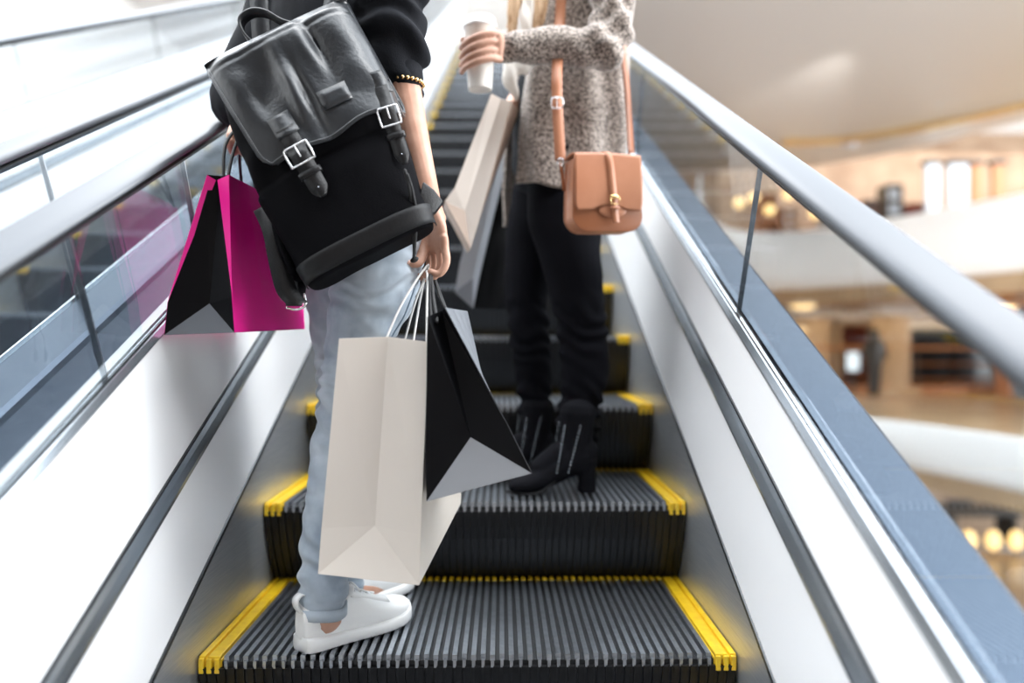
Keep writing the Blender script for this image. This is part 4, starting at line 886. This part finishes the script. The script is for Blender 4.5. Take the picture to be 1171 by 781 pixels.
# ------------------------------------------------------------------ coffee cup
cr = empty('coffee_cup', (cupx.x, cupx.y, P(549, 103, 1.9).z)); tag(cr, 'cream paper coffee cup with a white lid in her raised hand', 'cup')
def lathe(prof, n=36):
    v = [(r*math.cos(2*PI*k/n), r*math.sin(2*PI*k/n), z) for r, z in prof for k in range(n)]
    m = len(prof); return v, [(i*n+k, i*n+(k+1) % n, (i+1)*n+(k+1) % n, (i+1)*n+k) for i in range(m-1) for k in range(n)]+[tuple(range(n))[::-1], tuple((m-1)*n+k for k in range(n))]
mb = MB(); mb.add(lathe([(.024, .006), (.027, 0), (.0285, 0), (.029, .004), (.0385, .148), (.040, .150), (.040, .153), (.037, .153)])); mb.build('cup_body', M['cup'], cr, True)
mb = MB(); mb.add(lathe([(.0415, .148), (.0425, .152), (.041, .158), (.0385, .160), (.037, .172), (.035, .174), (.033, .170), (.001, .170)])); mb.build('lid', M['white'], cr, True)

# ------------------------------------------------------------------ tan satchel
sx = Vector((.955, .285, .03)).normalized(); sy = Vector((-.285, .955, 0)); sy = (sy-sx*sy.dot(sx)).normalized(); sz = sx.cross(sy)
SC = P(689, 224, 1.86)
SM = Matrix(((sx.x, sy.x, sz.x, SC.x), (sx.y, sy.y, sz.y, SC.y), (sx.z, sy.z, sz.z, SC.z), (0, 0, 0, 1)))
sb = empty('satchel'); sb.matrix_world = SM; tag(sb, 'tan leather crossbody satchel hanging at the cardigan hem', 'bag')
Wd, Ht, Dp = .083, .088, .030
def ss(hw, hz, z, y0, y1, n=36, e=5):
    return None
def plate(hw_top, hw_bot, z0, z1, y0, y1, rb, rt=.004, seg=10):
    """rounded slab in x-z, thick in y"""
    out = []
    def hw(z): return hw_bot+(hw_top-hw_bot)*(z-z0)/(z1-z0)
    pts = []
    for k in range(seg+1): a = -PI/2+PI/2*k/seg; pts.append((hw(z0+rb)-rb+rb*math.cos(a), z0+rb+rb*math.sin(a)))
    for k in range(seg+1): a = PI/2*k/seg; pts.append((hw(z1-rt)-rt+rt*math.cos(a), z1-rt+rt*math.sin(a)))
    pts += [(-x, z) for x, z in pts[::-1]]
    n = len(pts); v = [(x, y0, z) for x, z in pts]+[(x, y1, z) for x, z in pts]
    return v, [tuple(range(n)), tuple(range(2*n-1, n-1, -1))]+[(i, n+i, n+(i+1) % n, (i+1) % n) for i in range(n)]
mb = MB(); mb.add(plate(.080, .090, -Ht, Ht-.004, -Dp+.004, Dp-.004, .036)); mb.build('bag_body', M['tan'], sb, True, bevel=.004)
for y0 in (-Dp, Dp-.005):
    mb = MB(); mb.add(plate(.083, .092, -Ht-.001, Ht-.005, y0, y0+.005, .038)); mb.build('front_panel' if y0 < 0 else 'back_panel', M['tan_d'] if y0 < 0 else M['tan'], sb, True, bevel=.0015)
N1, N2 = 30, 30; v = []
for j in range(N2+1):
    t = j/N2
    for i in range(N1+1):
        u = -1+2*i/N1
        if t < .2: k = t/.2; a = PI*.5*(1-k)+PI*.5*0; z = Ht-.002+.010*math.sin(PI*k*.6+.4); y = Dp-.002-(Dp*2+.006)*k
        else:
            k = (t-.2)/.8; zl = -.038+.010*max(0, 1-(abs(u)/.55)**2)
            z = Ht+.005-k*(Ht+.005-zl); y = -Dp-.006-.004*math.sin(PI*k)
            if k > .75: u *= 1-.10*(1-math.sqrt(max(0, 1-((k-.75)/.25)**2)))
        v.append((u*(.084+.004*t), y, z-.003*u*u))
mb = MB(); mb.add((v, [(j*(N1+1)+i, j*(N1+1)+i+1, (j+1)*(N1+1)+i+1, (j+1)*(N1+1)+i) for j in range(N2) for i in range(N1)])); fl = mb.build('flap', M['tan'], sb, True); so = fl.modifiers.new('t', 'SOLIDIFY'); so.thickness = .004; so.offset = 0
mb = MB(); mb.add(ball((.010, -Dp-.003, -.040), (.036, .004, .017), 24, 12)); mb.build('tab', M['tan'], sb, True)
mb = MB(); mb.add(ribbon([(.000, Dp, Ht+.004), (.000, 0, Ht+.013), (.001, -Dp-.008, Ht+.002), (.006, -Dp-.0135, .03), (.010, -Dp-.013, -.02), (.012, -Dp-.012, -.048), (.014, -Dp-.012, -.070)], (.017, 0, 0), .003, 6)); ms = mb.build('closing_strap', M['tan'], sb, True)
mb = MB(); mb.add(tube([(.000, -Dp-.018, -.008), (.020, -Dp-.018, -.008), (.020, -Dp-.018, -.026), (.000, -Dp-.018, -.026), (.000, -Dp-.018, -.008)], .0016, sub=2)); mb.add(ball((.010, -Dp-.018, -.010), (.010, .003, .005))); mb.build('buckle', M['gold'], ms, True)
mb = MB(); mb.add(ribbon([(.001, -Dp-.010, -.036), (.003, -Dp-.017, -.036), (.021, -Dp-.017, -.036), (.023, -Dp-.010, -.036)], (0, 0, .006), .002, 3)); mb.build('strap_keeper', M['tan'], ms, True)
SI = SM.inverted()
def Wp(px, py, Y): return SI @ P(px, py, Y)
mb = MB(); wv = tuple(SI.to_3x3() @ Vector((.026, 0, 0)))
mb.add(ribbon([Wp(641, 184, 1.845), Wp(639, 150, 1.85), Wp(637, 110, 1.86), Wp(637, 80, 1.875), Wp(640, 30, 1.965), Wp(643, -20, 1.965), Wp(650, -60, 2.0), Wp(668, -82, 2.12)], wv, .003, 5)); st = mb.build('shoulder_strap', M['tan'], sb, True)
mb = MB(); mb.add(ribbon([Wp(722, 178, 1.92), Wp(719, 130, 1.99), Wp(716, 90, 2.02), Wp(712, 60, 2.04), Wp(706, 0, 2.07), Wp(690, -70, 2.11), Wp(668, -84, 2.13)], tuple(SI.to_3x3() @ Vector((.016, .010, 0))), .003, 5)); mb.build('shoulder_strap', M['tan_d'], sb, True)
mb = MB(); c = [(631, 112), (643, 112), (643, 123), (631, 123), (631, 112)]; mb.add(tube([Wp(x, y, 1.848) for x, y in c], .0018, sub=2)); mb.add(tube([Wp(637, 112, 1.845), Wp(637, 123, 1.845)], .0014)); mb.build('adjuster_buckle', M['chrome'], st, True)
for px, py, Y in ((641, 185, 1.842), (722, 180, 1.915)):
    mb = MB(); k = [Wp(px+4*math.cos(a), py+4*math.sin(a), Y) for a in [PI*2*i/10 for i in range(11)]]; mb.add(tube(k, .0016, sub=1)); mb.add(ball(Wp(px, py+5, Y), .004)); mb.build('strap_ring', M['chrome'], sb, True)
mb = MB(); mb.add(ribbon([Wp(641, 187, 1.842), Wp(643, 200, 1.842), Wp(645, 218, 1.846)], tuple(SI.to_3x3() @ Vector((.006, .010, 0))), .003)); mb.build('side_tab', M['tan_d'], sb, True)

# ------------------------------------------------------------------ her two paper bags
b4 = paper_bag('shopping_bag', P(562, 107, 1.97), P(585, 116, 1.99), P(509, 230, 1.93), P(538, 284, 1.94), Vector((-.012, .10, .0)), P(520, 215, 1.935), P(545, 262, 1.945), P(532, 240, 1.94), .01, (M['tanp'], M['whitep'], M['tanp']), 'cream and tan paper bag slanting down beside the cardigan', topback=(.022, .08, .0))
b5 = paper_bag('shopping_bag', P(566, 147, 2.30), P(588, 150, 2.30), P(520, 334, 2.27), P(541, 353, 2.27), Vector((.12, .10, .0)), P(526, 300, 2.27), P(548, 318, 2.27), P(537, 318, 2.27), .01, (M['blackp'], M['silverp'], M['greyp']), 'black paper bag with a silver gusset behind the cream and tan bag')
handle('handle', [P(566, 112, 1.98), P(570, 122, 2.03), P(577, 134, 2.08), P(582, 125, 2.06), P(584, 119, 2.03)], .0025, M['cord_w'], b4)
handle('handle', [P(570, 150, 2.31), P(574, 142, 2.22), P(578, 135, 2.10), P(583, 142, 2.24), P(590, 152, 2.38)], .0025, M['cord_b'], b5)
